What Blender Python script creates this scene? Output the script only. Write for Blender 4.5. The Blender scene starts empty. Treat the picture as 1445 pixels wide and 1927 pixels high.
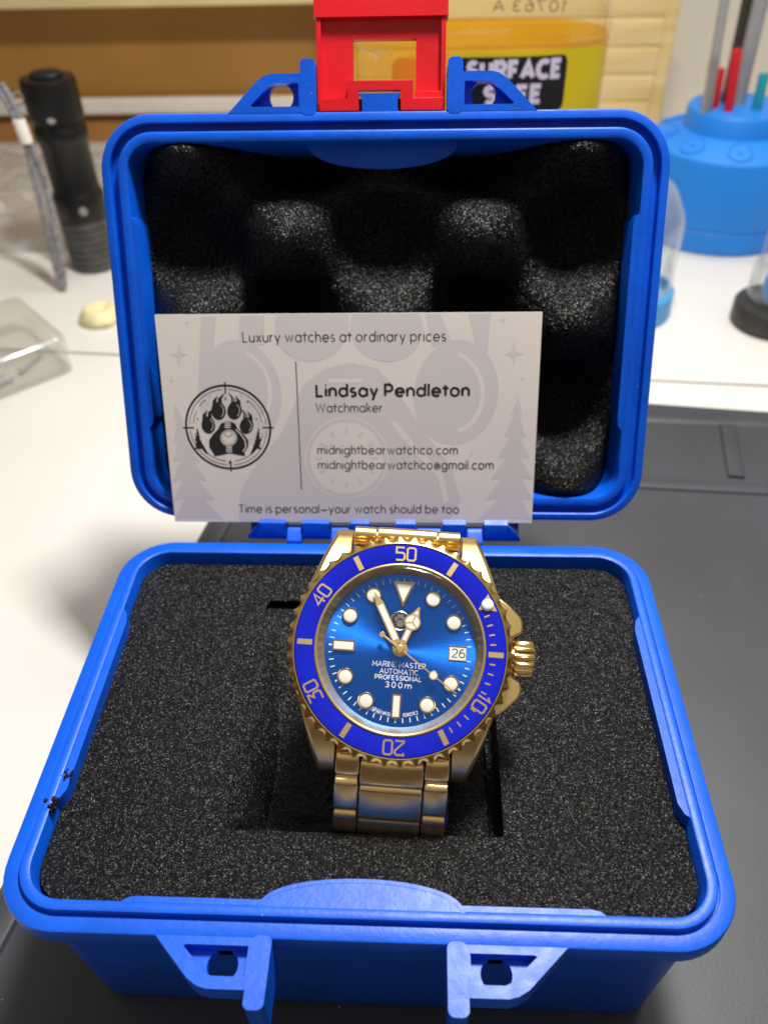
import bpy, bmesh, math, random
from math import sin, cos, pi, radians, sqrt, atan2
from mathutils import Vector, Matrix, noise

random.seed(7)
SC = bpy.context.scene
MM = 0.001
CR1, CR2 = (-58.0, 21.7), (-56.8, 28.1)
RIM = 49.5          # height of the case rim above the mat, mm

# ------------------------------------------------------------------ camera, world, lamps, exposure
cam_d = bpy.data.cameras.new("camera")
cam = bpy.data.objects.new("camera", cam_d)
SC.collection.objects.link(cam)
cam.location = (9.104 * MM, -52.627 * MM, (140.387 + RIM) * MM)
cam.rotation_euler = (0.844208, 0.0216254, 0.0387248)
cam_d.sensor_fit = 'HORIZONTAL'
cam_d.sensor_width = 36.0
cam_d.lens = 38.43
cam_d.clip_start = 0.005
cam_d.clip_end = 50
cam_d.dof.use_dof = True
cam_d.dof.focus_distance = 0.157
cam_d.dof.aperture_fstop = 23.0
SC.camera = cam

world = bpy.data.worlds.new("World")
SC.world = world
world.use_nodes = True
# room light: dim towards the floor and walls, brighter towards the ceiling
_nt = world.node_tree
_tc = _nt.nodes.new('ShaderNodeTexCoord')
_sp = _nt.nodes.new('ShaderNodeSeparateXYZ'); _nt.links.new(_tc.outputs['Generated'], _sp.inputs[0])
_rp = _nt.nodes.new('ShaderNodeValToRGB')
_rp.color_ramp.elements[0].position = 0.22; _rp.color_ramp.elements[0].color = (0.070, 0.044, 0.030, 1)
_rp.color_ramp.elements[1].position = 0.95; _rp.color_ramp.elements[1].color = (0.45, 0.43, 0.40, 1)
_nt.links.new(_sp.outputs[2], _rp.inputs[0])
_nt.links.new(_rp.outputs[0], _nt.nodes["Background"].inputs[0])
_nt.nodes["Background"].inputs[1].default_value = 1.0

def area(name, loc, target, sx, sy, power, col):
    l = bpy.data.lights.new(name, 'AREA')
    l.shape = 'RECTANGLE'; l.size = sx; l.size_y = sy; l.energy = power; l.color = col
    o = bpy.data.objects.new(name, l); SC.collection.objects.link(o)
    o.location = loc
    d = Vector(target) - Vector(loc)
    o.rotation_euler = d.to_track_quat('-Z', 'Y').to_euler()
    return o
area("desk_lamp_light", (0.070, 0.170, 0.46), (0.00, 0.10, 0.03), 0.085, 0.04, 3.1, (1.0, 0.965, 0.92))
area("ceiling_light", (0.20, 0.50, 0.95), (0.0, 0.10, 0.0), 0.50, 0.18, 3.0, (1.0, 0.96, 0.92))

SC.view_settings.view_transform = 'Standard'
SC.view_settings.look = 'None'
SC.view_settings.exposure = 0.0
SC.view_settings.gamma = 1.0
SC.view_settings.use_curve_mapping = False
SC.cycles.max_bounces = 10
SC.cycles.transparent_max_bounces = 16
SC.cycles.caustics_reflective = False
SC.cycles.caustics_refractive = False
SC.cycles.sample_clamp_indirect = 4.0

# ------------------------------------------------------------------ materials
def newmat(name):
    m = bpy.data.materials.new(name); m.use_nodes = True
    nt = m.node_tree
    return m, nt, nt.nodes["Principled BSDF"]

def tex_coord(nt, out='Object'):
    return nt.nodes.new('ShaderNodeTexCoord').outputs[out]

def noise_node(nt, scale, detail=3, vec=None, rough=0.5):
    n = nt.nodes.new('ShaderNodeTexNoise'); n.inputs['Scale'].default_value = scale
    n.inputs['Detail'].default_value = detail; n.inputs['Roughness'].default_value = rough
    nt.links.new(vec if vec is not None else tex_coord(nt), n.inputs['Vector'])
    return n

def bump(nt, bsdf, height, dist, strength=1.0):
    b = nt.nodes.new('ShaderNodeBump'); b.inputs['Distance'].default_value = dist
    b.inputs['Strength'].default_value = strength
    nt.links.new(height, b.inputs['Height']); nt.links.new(b.outputs[0], bsdf.inputs['Normal'])
    return b

def ramp(nt, fac, c0, c1, p0=0.0, p1=1.0):
    r = nt.nodes.new('ShaderNodeValToRGB')
    r.color_ramp.elements[0].position = p0; r.color_ramp.elements[0].color = (*c0, 1)
    r.color_ramp.elements[1].position = p1; r.color_ramp.elements[1].color = (*c1, 1)
    nt.links.new(fac, r.inputs[0])
    return r.outputs[0]

def simple(name, col, rough=0.5, metal=0.0, var=0.12, nscale=60, bscale=0, bdist=0.0, spec=0.5):
    m, nt, b = newmat(name)
    n = noise_node(nt, nscale, 4)
    c0 = tuple(max(0, c * (1 - var)) for c in col); c1 = tuple(min(1, c * (1 + var)) for c in col)
    nt.links.new(ramp(nt, n.outputs[0], c0, c1, 0.3, 0.7), b.inputs['Base Color'])
    b.inputs['Roughness'].default_value = rough; b.inputs['Metallic'].default_value = metal
    b.inputs['Specular IOR Level'].default_value = spec
    if bscale:
        n2 = noise_node(nt, bscale, 3)
        bump(nt, b, n2.outputs[0], bdist)
    return m

def blue_plastic(name, col, rough=0.36, bdist=0.00006):
    m, nt, b = newmat(name)
    n = noise_node(nt, 90, 4)
    nt.links.new(ramp(nt, n.outputs[0], tuple(c * .9 for c in col), tuple(c * 1.08 for c in col), .35, .65), b.inputs['Base Color'])
    r = noise_node(nt, 420, 4)
    mr = nt.nodes.new('ShaderNodeMapRange'); mr.inputs[3].default_value = rough - .08; mr.inputs[4].default_value = rough + .12
    nt.links.new(r.outputs[0], mr.inputs[0]); nt.links.new(mr.outputs[0], b.inputs['Roughness'])
    b.inputs['Specular IOR Level'].default_value = 0.36
    n2 = noise_node(nt, 620, 5, rough=.65)
    bump(nt, b, n2.outputs[0], bdist)
    return m

def foam_mat(name, scale=4000, base=0.009):
    """open cell foam: every cell wall is a tiny shiny facet turned its own way"""
    m, nt, b = newmat(name)
    tc = tex_coord(nt)
    v = nt.nodes.new('ShaderNodeTexVoronoi'); v.inputs['Scale'].default_value = scale
    nt.links.new(tc, v.inputs['Vector'])
    sub = nt.nodes.new('ShaderNodeVectorMath'); sub.operation = 'SUBTRACT'; sub.inputs[1].default_value = (.5, .5, .5)
    nt.links.new(v.outputs['Color'], sub.inputs[0])
    sc = nt.nodes.new('ShaderNodeVectorMath'); sc.operation = 'SCALE'; sc.inputs['Scale'].default_value = 1.05
    nt.links.new(sub.outputs[0], sc.inputs[0])
    n = noise_node(nt, 260, 5, tc, .7)
    bp = nt.nodes.new('ShaderNodeBump'); bp.inputs['Distance'].default_value = .0008
    nt.links.new(n.outputs[0], bp.inputs['Height'])
    ad = nt.nodes.new('ShaderNodeVectorMath'); ad.operation = 'ADD'
    nt.links.new(bp.outputs[0], ad.inputs[0]); nt.links.new(sc.outputs[0], ad.inputs[1])
    nm = nt.nodes.new('ShaderNodeVectorMath'); nm.operation = 'NORMALIZE'
    nt.links.new(ad.outputs[0], nm.inputs[0]); nt.links.new(nm.outputs[0], b.inputs['Normal'])
    nt.links.new(ramp(nt, v.outputs['Distance'], (base * 1.5,) * 3, (base * .4,) * 3, .15, .8), b.inputs['Base Color'])
    b.inputs['Roughness'].default_value = 0.29
    b.inputs['Specular IOR Level'].default_value = 0.19
    return m

def clear_plastic(name, tint=(.95, .96, .96), rough=0.08, minrefl=0.05, maxrefl=0.55, haze=0.0, hcol=(.8, .8, .78)):
    m = bpy.data.materials.new(name); m.use_nodes = True
    nt = m.node_tree; nt.nodes.clear()
    out = nt.nodes.new('ShaderNodeOutputMaterial')
    tr = nt.nodes.new('ShaderNodeBsdfTransparent'); tr.inputs[0].default_value = (*tint, 1)
    gl = nt.nodes.new('ShaderNodeBsdfGlossy'); gl.inputs['Roughness'].default_value = rough
    gl.inputs[0].default_value = (1, 1, 1, 1)
    lw = nt.nodes.new('ShaderNodeLayerWeight'); lw.inputs[0].default_value = 0.25
    mr = nt.nodes.new('ShaderNodeMapRange'); mr.inputs[3].default_value = minrefl; mr.inputs[4].default_value = maxrefl
    nt.links.new(lw.outputs['Facing'], mr.inputs[0])
    mx = nt.nodes.new('ShaderNodeMixShader')
    nt.links.new(mr.outputs[0], mx.inputs[0])
    nt.links.new(gl.outputs[0], mx.inputs[2])
    if haze > 0:
        df = nt.nodes.new('ShaderNodeBsdfDiffuse'); df.inputs[0].default_value = (*hcol, 1)
        m2 = nt.nodes.new('ShaderNodeMixShader'); m2.inputs[0].default_value = haze
        nt.links.new(tr.outputs[0], m2.inputs[1]); nt.links.new(df.outputs[0], m2.inputs[2])
        nt.links.new(m2.outputs[0], mx.inputs[1])
    else:
        nt.links.new(tr.outputs[0], mx.inputs[1])
    nt.links.new(mx.outputs[0], out.inputs[0])
    return m

def gold_mat(name, col=(0.80, 0.55, 0.20), rough=0.2, brush=None, bdist=0.00002):
    m, nt, b = newmat(name)
    b.inputs['Metallic'].default_value = 1.0
    n = noise_node(nt, 300, 3)
    nt.links.new(ramp(nt, n.outputs[0], tuple(c * .94 for c in col), col, .3, .7), b.inputs['Base Color'])
    b.inputs['Roughness'].default_value = rough
    if brush:
        mp = nt.nodes.new('ShaderNodeMapping'); mp.inputs['Scale'].default_value = brush
        nt.links.new(tex_coord(nt), mp.inputs[0])
        n2 = noise_node(nt, 1.0, 2, mp.outputs[0])
        bump(nt, b, n2.outputs[0], bdist)
    return m

M = {}
M['desk'] = simple("white_desk", (0.67, 0.66, 0.62), 0.38, var=.03, nscale=14, bscale=500, bdist=.00002)
M['mat'] = simple("black_silicone", (0.038, 0.042, 0.050), 0.5, var=.16, nscale=26, bscale=2600, bdist=.00003)
def dusty(m_, scale, thr, col):
    nt = m_.node_tree; b = nt.nodes["Principled BSDF"]
    v = nt.nodes.new('ShaderNodeTexVoronoi'); v.inputs['Scale'].default_value = scale
    nt.links.new(tex_coord(nt), v.inputs['Vector'])
    lt = nt.nodes.new('ShaderNodeMath'); lt.operation = 'LESS_THAN'; lt.inputs[1].default_value = thr
    nt.links.new(v.outputs['Distance'], lt.inputs[0])
    mx = nt.nodes.new('ShaderNodeMix'); mx.data_type = 'RGBA'
    old = b.inputs['Base Color'].links[0].from_socket
    nt.links.new(lt.outputs[0], mx.inputs['Factor']); nt.links.new(old, mx.inputs['A']); mx.inputs['B'].default_value = (*col, 1)
    nt.links.new(mx.outputs['Result'], b.inputs['Base Color'])
M['board'] = simple("brown_board", (0.41, 0.20, 0.038), 0.55, var=.14, nscale=9)
M['desk_lit_board'] = simple("desk_lit_wood", (0.42, 0.19, 0.045), 0.5, var=.18, nscale=12)  # brown board again, toned orange for lamp light bounced off the desk
M['shelf'] = simple("pale_shelf", (0.72, 0.60, 0.30), 0.5, var=.08, nscale=20)
M['rail'] = simple("white_rail", (0.80, 0.74, 0.66), 0.45, var=.06, nscale=30)
M['wall'] = simple("cream_wall", (0.80, 0.75, 0.65), 0.7, var=.04, nscale=12)
M['blue'] = blue_plastic("blue_case_plastic", (0.0004, 0.088, 0.62), .38, .00007)
M['foam'] = foam_mat("black_foam")
M['eggfoam'] = foam_mat("black_egg_crate_foam", 3100)
M['red'] = simple("red_latch_plastic", (0.60, 0.003, 0.012), 0.38, var=.08, nscale=120, bscale=700, bdist=.00004)
M['gold'] = gold_mat("polished_gold", (0.93, 0.66, 0.25), rough=0.16)
M['gold_brush'] = gold_mat("brushed_gold", (0.93, 0.67, 0.27), 0.30, (9000, 260, 260), .00002)
M['gold_link'] = gold_mat("bracelet_gold", (0.93, 0.66, 0.29), 0.26, (260, 9000, 260), .00001)
M['gold_mark'] = simple("gold_marking", (0.74, 0.52, 0.22), 0.34, .72, var=.06, nscale=300)
M['insert'] = simple("blue_ceramic", (0.003, 0.010, 0.43), 0.14, var=.08, nscale=300, spec=.4)
M['lume'] = simple("cream_lume", (0.78, 0.78, 0.68), 0.5, var=.03, nscale=300)
M['white_print'] = simple("white_print", (0.80, 0.82, 0.84), 0.5, var=.02, nscale=300)
M['dark_print'] = simple("dark_print", (0.016, 0.015, 0.018), 0.5, var=.1, nscale=300)
M['grey_print'] = simple("grey_text_print", (0.055, 0.052, 0.056), 0.5, var=.1, nscale=300)
M['card'] = simple("card_stock", (0.80, 0.73, 0.69), 0.42, var=.03, nscale=40, bscale=900, bdist=.00001)
M['card_mark'] = simple("card_watermark", (0.675, 0.625, 0.625), 0.42, var=.03, nscale=40)
M['black_metal'] = simple("black_anodised", (0.008, 0.008, 0.008), 0.36, 0.0, var=.2, nscale=60, spec=.35)
M['knurl'] = simple("grey_knurled_metal", (0.075, 0.075, 0.075), 0.42, 0.2, var=.3, nscale=120)
M['steel'] = simple("steel", (0.55, 0.54, 0.52), 0.25, 1.0, var=.08, nscale=80)
M['cord'] = simple("grey_braided_cord", (0.20, 0.20, 0.21), 0.75, var=.55, nscale=520, bscale=900, bdist=.0003)
M['holder'] = simple("sky_blue_plastic", (0.012, 0.215, 0.72), 0.5, var=.05, nscale=40)
M['cyan'] = simple("light_blue_plastic", (0.06, 0.34, 0.72), 0.45, var=.05, nscale=40)
M['tool_red'] = simple("red_handle", (0.55, 0.010, 0.02), 0.4, var=.06)
M['tool_grey'] = simple("grey_handle", (0.30, 0.30, 0.31), 0.4, var=.1)
M['tool_dark'] = simple("dark_handle", (0.035, 0.032, 0.028), 0.4, var=.15)
M['teal'] = simple("teal_handle", (0.010, 0.28, 0.36), 0.25, var=.1)
M['brass'] = simple("brass", (0.50, 0.36, 0.16), 0.3, 1.0, var=.1)
M['putty'] = simple("pale_yellow_putty", (0.72, 0.66, 0.36), 0.5, var=.14, nscale=90, bscale=180, bdist=.001)
M['label_yellow'] = simple("yellow_label", (0.64, 0.50, 0.008), 0.4, var=.05)
M['label_black'] = simple("black_label_panel", (0.010, 0.010, 0.013), 0.35, var=.1)
M['label_text'] = simple("lilac_white_print", (0.66, 0.60, 0.76), 0.4, var=.03)
M['label_orange'] = simple("orange_label", (0.85, 0.24, 0.004), 0.4, var=.05)
M['code_print'] = simple("brown_code_print", (0.10, 0.07, 0.03), 0.5, var=.1)
M['clear'] = clear_plastic("clear_plastic")
M['clear_haze'] = clear_plastic("hazy_clear_plastic", (.92, .92, .90), .12, .06, .5, .10)
M['marker_gold'] = gold_mat("marker_gold", (0.55, 0.40, 0.20), 0.2)
M['crystal'] = clear_plastic("watch_crystal", (1, 1, 1), .01, .03, .34)
M['film'] = clear_plastic("thin_film", (.97, .97, .98), .12, .05, .35)
M['bag'] = clear_plastic("crumpled_clear_film", (.90, .88, .86), .15, .10, .6, .16)
M['bottle'] = clear_plastic("bottle_clear", (.98, .97, .93), .02, .04, .45)
M['amber'] = clear_plastic("amber_liquid", (.98, .81, .30), .05, .02, .16, .05, (.92, .52, .01))

dusty(M['mat'], 110, .022, (.30, .30, .31)); dusty(M['blue'], 130, .020, (.20, .30, .72))

# bamboo with long grain
m, nt, b = newmat("pale_bamboo")
mp = nt.nodes.new('ShaderNodeMapping'); mp.inputs['Scale'].default_value = (14, 14, 160)
nt.links.new(tex_coord(nt), mp.inputs[0])
nn = noise_node(nt, 1.0, 4, mp.outputs[0])
nt.links.new(ramp(nt, nn.outputs[0], (0.74, 0.52, 0.19), (0.86, 0.68, 0.34), .3, .7), b.inputs['Base Color'])
b.inputs['Roughness'].default_value = 0.5
M['bamboo'] = m

# sunburst dial: radially brushed metal
m, nt, b = newmat("sunburst_blue_dial")
b.inputs['Metallic'].default_value = 0.92
b.inputs['Roughness'].default_value = 0.33
b.inputs['Anisotropic'].default_value = 0.88
tg = nt.nodes.new('ShaderNodeTangent'); tg.direction_type = 'RADIAL'; tg.axis = 'Z'
nt.links.new(tg.outputs[0], b.inputs['Tangent'])
sep = nt.nodes.new('ShaderNodeSeparateXYZ'); nt.links.new(tex_coord(nt), sep.inputs[0])
at = nt.nodes.new('ShaderNodeMath'); at.operation = 'ARCTAN2'
nt.links.new(sep.outputs[1], at.inputs[0]); nt.links.new(sep.outputs[0], at.inputs[1])
cmb = nt.nodes.new('ShaderNodeCombineXYZ'); nt.links.new(at.outputs[0], cmb.inputs[0])
nn = noise_node(nt, 46, 3, cmb.outputs[0], .7)
nt.links.new(ramp(nt, nn.outputs[0], (0.003, 0.085, 0.50), (0.010, 0.22, 0.95), .3, .7), b.inputs['Base Color'])
M['dial'] = m
DIAL_BSDF = b

# ------------------------------------------------------------------ mesh builder (millimetres)
class MB:
    def __init__(self):
        self.v = []; self.f = []; self.mi = []; self.mats = []; self.cur = 0
    def use(self, key):
        mt = M[key]
        if mt not in self.mats: self.mats.append(mt)
        self.cur = self.mats.index(mt); return self
    def add(self, vs, fs):
        o = len(self.v); self.v += [tuple(p) for p in vs]
        for f in fs:
            self.f.append([i + o for i in f]); self.mi.append(self.cur)
    def loft(self, rings, cap0=True, cap1=True, closed=True):
        n = len(rings[0]); vs = [p for r in rings for p in r]; fs = []
        for k in range(len(rings) - 1):
            for i in range(n if closed else n - 1):
                j = (i + 1) % n
                fs.append((k * n + i, k * n + j, (k + 1) * n + j, (k + 1) * n + i))
        if cap0: fs.append(tuple(reversed(range(n))))
        if cap1: fs.append(tuple((len(rings) - 1) * n + i for i in range(n)))
        self.add(vs, fs)
    def prism(self, poly, z0, z1, xf=None):
        xf = xf or (lambda x, y, z: (x, y, z))
        self.loft([[xf(x, y, z0) for x, y in poly], [xf(x, y, z1) for x, y in poly]])
    def box(self, x0, x1, y0, y1, z0, z1, xf=None):
        self.prism([(x0, y0), (x1, y0), (x1, y1), (x0, y1)], z0, z1, xf)
    def lathe(self, prof, seg=48, xf=None, cap0=False, cap1=False):
        xf = xf or (lambda x, y, z: (x, y, z))
        rings = [[xf(r * cos(2 * pi * i / seg), r * sin(2 * pi * i / seg), z) for i in range(seg)] for r, z in prof]
        self.loft(rings, cap0, cap1)
    def poly(self, pts, z, xf=None):
        xf = xf or (lambda x, y, z: (x, y, z))
        self.add([xf(x, y, z) for x, y in pts], [tuple(range(len(pts)))])
    def tube(self, path, rad, seg=10, caps=True):
        P = [Vector(p) for p in path]; rings = []
        up = Vector((0, 0, 1))
        for i, p in enumerate(P):
            t = (P[min(i + 1, len(P) - 1)] - P[max(i - 1, 0)]).normalized()
            a = t.cross(up)
            if a.length < 1e-3: a = t.cross(Vector((0, 1, 0)))
            a.normalize(); bb = t.cross(a)
            r = rad[i] if isinstance(rad, (list, tuple)) else rad
            rings.append([tuple(p + (a * cos(2 * pi * k / seg) + bb * sin(2 * pi * k / seg)) * r) for k in range(seg)])
        self.loft(rings, caps, caps)
    def ribbon(self, pts, w, z, xf=None, closed=False):
        xf = xf or (lambda x, y, z: (x, y, z))
        P = [Vector(p) for p in pts]
        if closed and (P[0] - P[-1]).length < 1e-6: P = P[:-1]
        n = len(P); L = []; Rr = []
        for i in range(n):
            a = P[(i - 1) % n] if (closed or i > 0) else None
            c = P[(i + 1) % n] if (closed or i < n - 1) else None
            d1 = (P[i] - a).normalized() if a is not None else None
            d2 = (c - P[i]).normalized() if c is not None else None
            if d1 is None: d1 = d2
            if d2 is None: d2 = d1
            n1 = Vector((-d1.y, d1.x)); n2 = Vector((-d2.y, d2.x))
            mt = n1 + n2
            if mt.length < 1e-4: mt = n1.copy()
            mt.normalize()
            k = min(1.0 / max(mt.dot(n1), 0.45), 1.8)
            L.append(P[i] + mt * w * .5 * k); Rr.append(P[i] - mt * w * .5 * k)
        vs = [xf(q.x, q.y, z) for q in L] + [xf(q.x, q.y, z) for q in Rr]
        fs = []
        for i in range(n if closed else n - 1):
            j = (i + 1) % n
            fs.append((n + i, n + j, j, i))
        self.add(vs, fs)
    def ringplate(self, outer, inner, c, z0, z1, n=72, xf=None, floor=True):
        """plate between two star-shaped outlines round c"""
        xf = xf or (lambda x, y, z: (x, y, z))
        angs = set(round(2 * pi * i / n, 6) for i in range(n))
        for P in (outer, inner):
            if len(P) < 90:
                for x, y in P: angs.add(round(atan2(y - c[1], x - c[0]) % (2 * pi), 6))
        angs = sorted(angs)
        clean = [angs[0]]
        for a in angs[1:]:
            if a - clean[-1] > 2e-4: clean.append(a)
        O = [radial(outer, c, a) for a in clean]; I = [radial(inner, c, a) for a in clean]
        self.loft([[xf(x, y, z0) for x, y in I], [xf(x, y, z0) for x, y in O], [xf(x, y, z1) for x, y in O],
                   [xf(x, y, z1) for x, y in I], [xf(x, y, z0) for x, y in I]], False, False)
    def build(self, name, parent=None, bevel=0.0, seg=2, sharp=38, loc=None, rot=None, weld=True, blimit=30):
        me = bpy.data.meshes.new(name)
        me.from_pydata([(x * MM, y * MM, z * MM) for x, y, z in self.v], [], self.f)
        for mt in self.mats: me.materials.append(mt)
        me.polygons.foreach_set('material_index', self.mi)
        bm = bmesh.new(); bm.from_mesh(me)
        if weld: bmesh.ops.remove_doubles(bm, verts=bm.verts, dist=1e-7)
        bmesh.ops.recalc_face_normals(bm, faces=bm.faces)
        bm.to_mesh(me); bm.free()
        me.polygons.foreach_set('use_smooth', [True] * len(me.polygons))
        me.set_sharp_from_angle(angle=radians(sharp))
        o = bpy.data.objects.new(name, me); SC.collection.objects.link(o)
        if parent: o.parent = parent
        if loc: o.location = [c * MM for c in loc]
        if rot: o.rotation_euler = rot
        if bevel:
            md = o.modifiers.new('bevel', 'BEVEL'); md.width = bevel * MM; md.segments = seg
            md.limit_method = 'ANGLE'; md.angle_limit = radians(blimit)
        return o

def radial(P, c, a):
    dx, dy = cos(a), sin(a); best = None
    for i in range(len(P)):
        x0, y0 = P[i][0] - c[0], P[i][1] - c[1]; x1, y1 = P[(i + 1) % len(P)][0] - c[0], P[(i + 1) % len(P)][1] - c[1]
        ex, ey = x1 - x0, y1 - y0; den = dx * ey - dy * ex
        if abs(den) < 1e-12: continue
        t = (x0 * ey - y0 * ex) / den; s = (x0 * dy - y0 * dx) / den
        if t > 0 and -1e-6 <= s <= 1 + 1e-6 and (best is None or t > best): best = t
    return (c[0] + dx * best, c[1] + dy * best)

def rr(x0, x1, y0, y1, r, n=10):
    P = []
    r = max(.05, min(r, (x1 - x0) / 2 - .01, (y1 - y0) / 2 - .01))
    for cx, cy, a0 in ((x1 - r, y1 - r, 0), (x0 + r, y1 - r, 90), (x0 + r, y0 + r, 180), (x1 - r, y0 + r, 270)):
        for k in range(n + 1):
            a = radians(a0 + 90 * k / n); P.append((cx + r * cos(a), cy + r * sin(a)))
    return P
def circ(cx, cy, r, n=40, ry=None):
    return [(cx + r * cos(2 * pi * k / n), cy + (ry or r) * sin(2 * pi * k / n)) for k in range(n)]
def arc(cx, cy, rx, ry, a0, a1, n=12):
    return [(cx + rx * cos(radians(a0 + (a1 - a0) * k / n)), cy + ry * sin(radians(a0 + (a1 - a0) * k / n))) for k in range(n + 1)]

def thing(name, label, cat, loc=(0, 0, 0), rot=(0, 0, 0), group=None):
    o = bpy.data.objects.new(name, None); SC.collection.objects.link(o)
    o.empty_display_size = .01
    o.location = [c * MM for c in loc]; o.rotation_euler = rot
    tag(o, label, cat, group); return o
def tag(o, label, cat, group=None):
    o['label'] = label; o['category'] = cat
    if group: o['group'] = group
    return o
def struct(o):
    o['kind'] = 'structure'; return o

# ------------------------------------------------------------------ stroke lettering
def _g():
    G = {}
    O = arc(.5, .5, .5, .5, 0, 360, 24)
    ar = lambda cx, w: arc(cx, 1 - w, w, w, 180, 0, 10)
    G['a'] = ([O, [(1, 0), (1, 1)]], 1); G['b'] = ([O, [(0, 0), (0, 1.55)]], 1)
    G['c'] = ([arc(.5, .5, .5, .5, 48, 312, 18)], .86); G['d'] = ([O, [(1, 0), (1, 1.55)]], 1)
    G['e'] = ([[(.02, .5), (1, .5)] + arc(.5, .5, .5, .5, 0, 318, 20)[1:]], 1)
    G['f'] = ([[(.2, 0), (.2, 1.2)] + arc(.5, 1.2, .3, .33, 180, 80, 8), [(-.1, .95), (.55, .95)]], .5)
    G['g'] = ([O, [(1, 1), (1, -.05)] + arc(.5, -.05, .5, .42, 0, -150, 12)], 1)
    G['h'] = ([[(0, 0), (0, 1.55)], [(0, .58)] + arc(.41, .58, .41, .42, 180, 0, 12) + [(.82, 0)]], .82)
    G['i'] = ([[(0, 0), (0, 1)], [(-.07, 1.36), (.07, 1.36)]], .0); G['l'] = ([[(0, 0), (0, 1.55)]], .0)
    G['j'] = ([[(0, 1), (0, -.4)]], .0)
    G['k'] = ([[(0, 0), (0, 1.55)], [(.72, 1), (.02, .42)], [(.26, .62), (.76, 0)]], .74)
    G['m'] = ([[(0, 0), (0, 1)], [(0, .6)] + arc(.36, .6, .36, .4, 180, 0, 10) + [(.72, 0)], [(.72, .6)] + arc(1.08, .6, .36, .4, 180, 0, 10) + [(1.44, 0)]], 1.44)
    G['n'] = ([[(0, 0), (0, 1)], [(0, .58)] + arc(.41, .58, .41, .42, 180, 0, 12) + [(.82, 0)]], .82)
    G['o'] = ([O], 1); G['p'] = ([O, [(0, 1), (0, -.5)]], 1); G['q'] = ([O, [(1, 1), (1, -.5)]], 1)
    G['r'] = ([[(0, 0), (0, 1)], [(0, .55)] + arc(.42, .55, .42, .43, 180, 85, 8)], .46)
    G['s'] = ([arc(.32, .745, .28, .255, 40, 262, 12) + arc(.32, .255, .32, .255, 82, -140, 12)], .64)
    G['t'] = ([[(.22, 0), (.22, 1.38)], [(-.16, .97), (.62, .97)]], .46)
    G['u'] = ([[(0, 1), (0, .42)] + arc(.41, .42, .41, .42, 180, 360, 12) + [(.82, 1)], [(.82, .4), (.82, 0)]], .82)
    G['v'] = ([[(0, 1), (.42, 0), (.84, 1)]], .84)
    G['w'] = ([[(0, 1), (.36, 0), (.68, .95), (1.0, 0), (1.36, 1)]], 1.36)
    G['x'] = ([[(0, 1), (.76, 0)], [(.76, 1), (0, 0)]], .76)
    G['y'] = ([[(0, 1), (.42, .02)], [(.86, 1), (.24, -.5)]], .86)
    G['.'] = ([[(0, .08), (.14, .08)]], .1); G['-'] = ([[(0, .5), (1.3, .5)]], 1.3)
    G['@'] = ([arc(.55, .45, .55, .55, -60, 285, 20), arc(.52, .45, .22, .24, 0, 360, 12), [(.76, .68), (.76, .3)]], 1.1)
    C = 1.45
    G['L'] = ([[(0, C), (0, 0), (.75, 0)]], .75); G['T'] = ([[(0, C), (1, C)], [(.5, C), (.5, 0)]], 1)
    G['W'] = ([[(0, C), (.45, 0), (.9, C * .95), (1.35, 0), (1.8, C)]], 1.8)
    G['P'] = ([[(0, 0), (0, C), (.5, C)] + arc(.5, C - .42, .42, .42, 90, -90, 10) + [(0, C - .84)]], .92)
    G['A'] = ([[(0, 0), (.6, C), (1.2, 0)], [(.25, .45), (.95, .45)]], 1.2)
    G['M'] = ([[(0, 0), (0, C), (.65, .35), (1.3, C), (1.3, 0)]], 1.3)
    G['R'] = ([[(0, 0), (0, C), (.5, C)] + arc(.5, C - .40, .42, .40, 90, -90, 10) + [(0, C - .8)], [(.5, C - .8), (1, 0)]], 1)
    G['I'] = ([[(0, 0), (0, C)]], 0); G['N'] = ([[(0, 0), (0, C), (1, 0), (1, C)]], 1)
    G['E'] = ([[(.8, C), (0, C), (0, 0), (.8, 0)], [(0, .75), (.7, .75)]], .8)
    G['F'] = ([[(.8, C), (0, C), (0, 0)], [(0, .72), (.7, .72)]], .8)
    G['S'] = ([arc(.45, C - .37, .42, .37, 35, 262, 12) + arc(.45, .36, .45, .36, 82, -145, 12)], .9)
    G['U'] = ([[(0, C), (0, .5)] + arc(.5, .5, .5, .5, 180, 360, 12) + [(1, C)]], 1)
    G['O'] = ([arc(.6, C / 2, .6, C / 2, 0, 360, 24)], 1.2); G['C'] = ([arc(.65, C / 2, .65, C / 2, 48, 312, 18)], 1.1)
    G['J'] = ([[(.7, C), (.7, .35)] + arc(.35, .35, .35, .35, 0, -170, 10)], .7)
    G['K'] = ([[(0, 0), (0, C)], [(.9, C), (.02, .6)], [(.3, .8), (.95, 0)]], .95)
    G['0'] = ([arc(.42, C / 2, .42, C / 2, 0, 360, 24)], .84); G['1'] = ([[(.1, C - .3), (.4, C), (.4, 0)]], .5)
    G['2'] = ([arc(.42, C - .42, .42, .42, 165, -40, 12) + [(0, 0), (.86, 0)]], .86)
    G['3'] = ([arc(.4, C - .37, .38, .37, 150, -90, 12) + arc(.4, .36, .42, .36, 90, -150, 12)], .82)
    G['5'] = ([[(.78, C), (.14, C), (.06, .8)] + arc(.4, .45, .42, .45, 110, -150, 12)], .84)
    G['6'] = ([arc(.43, .43, .42, .43, 0, 360, 20), [(.03, .5)] + arc(.62, .55, .6, .9, 180, 85, 8)], .86)
    G['7'] = ([[(0, C), (.8, C), (.25, 0)]], .8)
    return G
GL = _g()
def text_len(s, track, space=.55):
    w = 0
    for ch in s: w += space if ch == ' ' else GL[ch][1] + track
    return w - track
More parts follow.
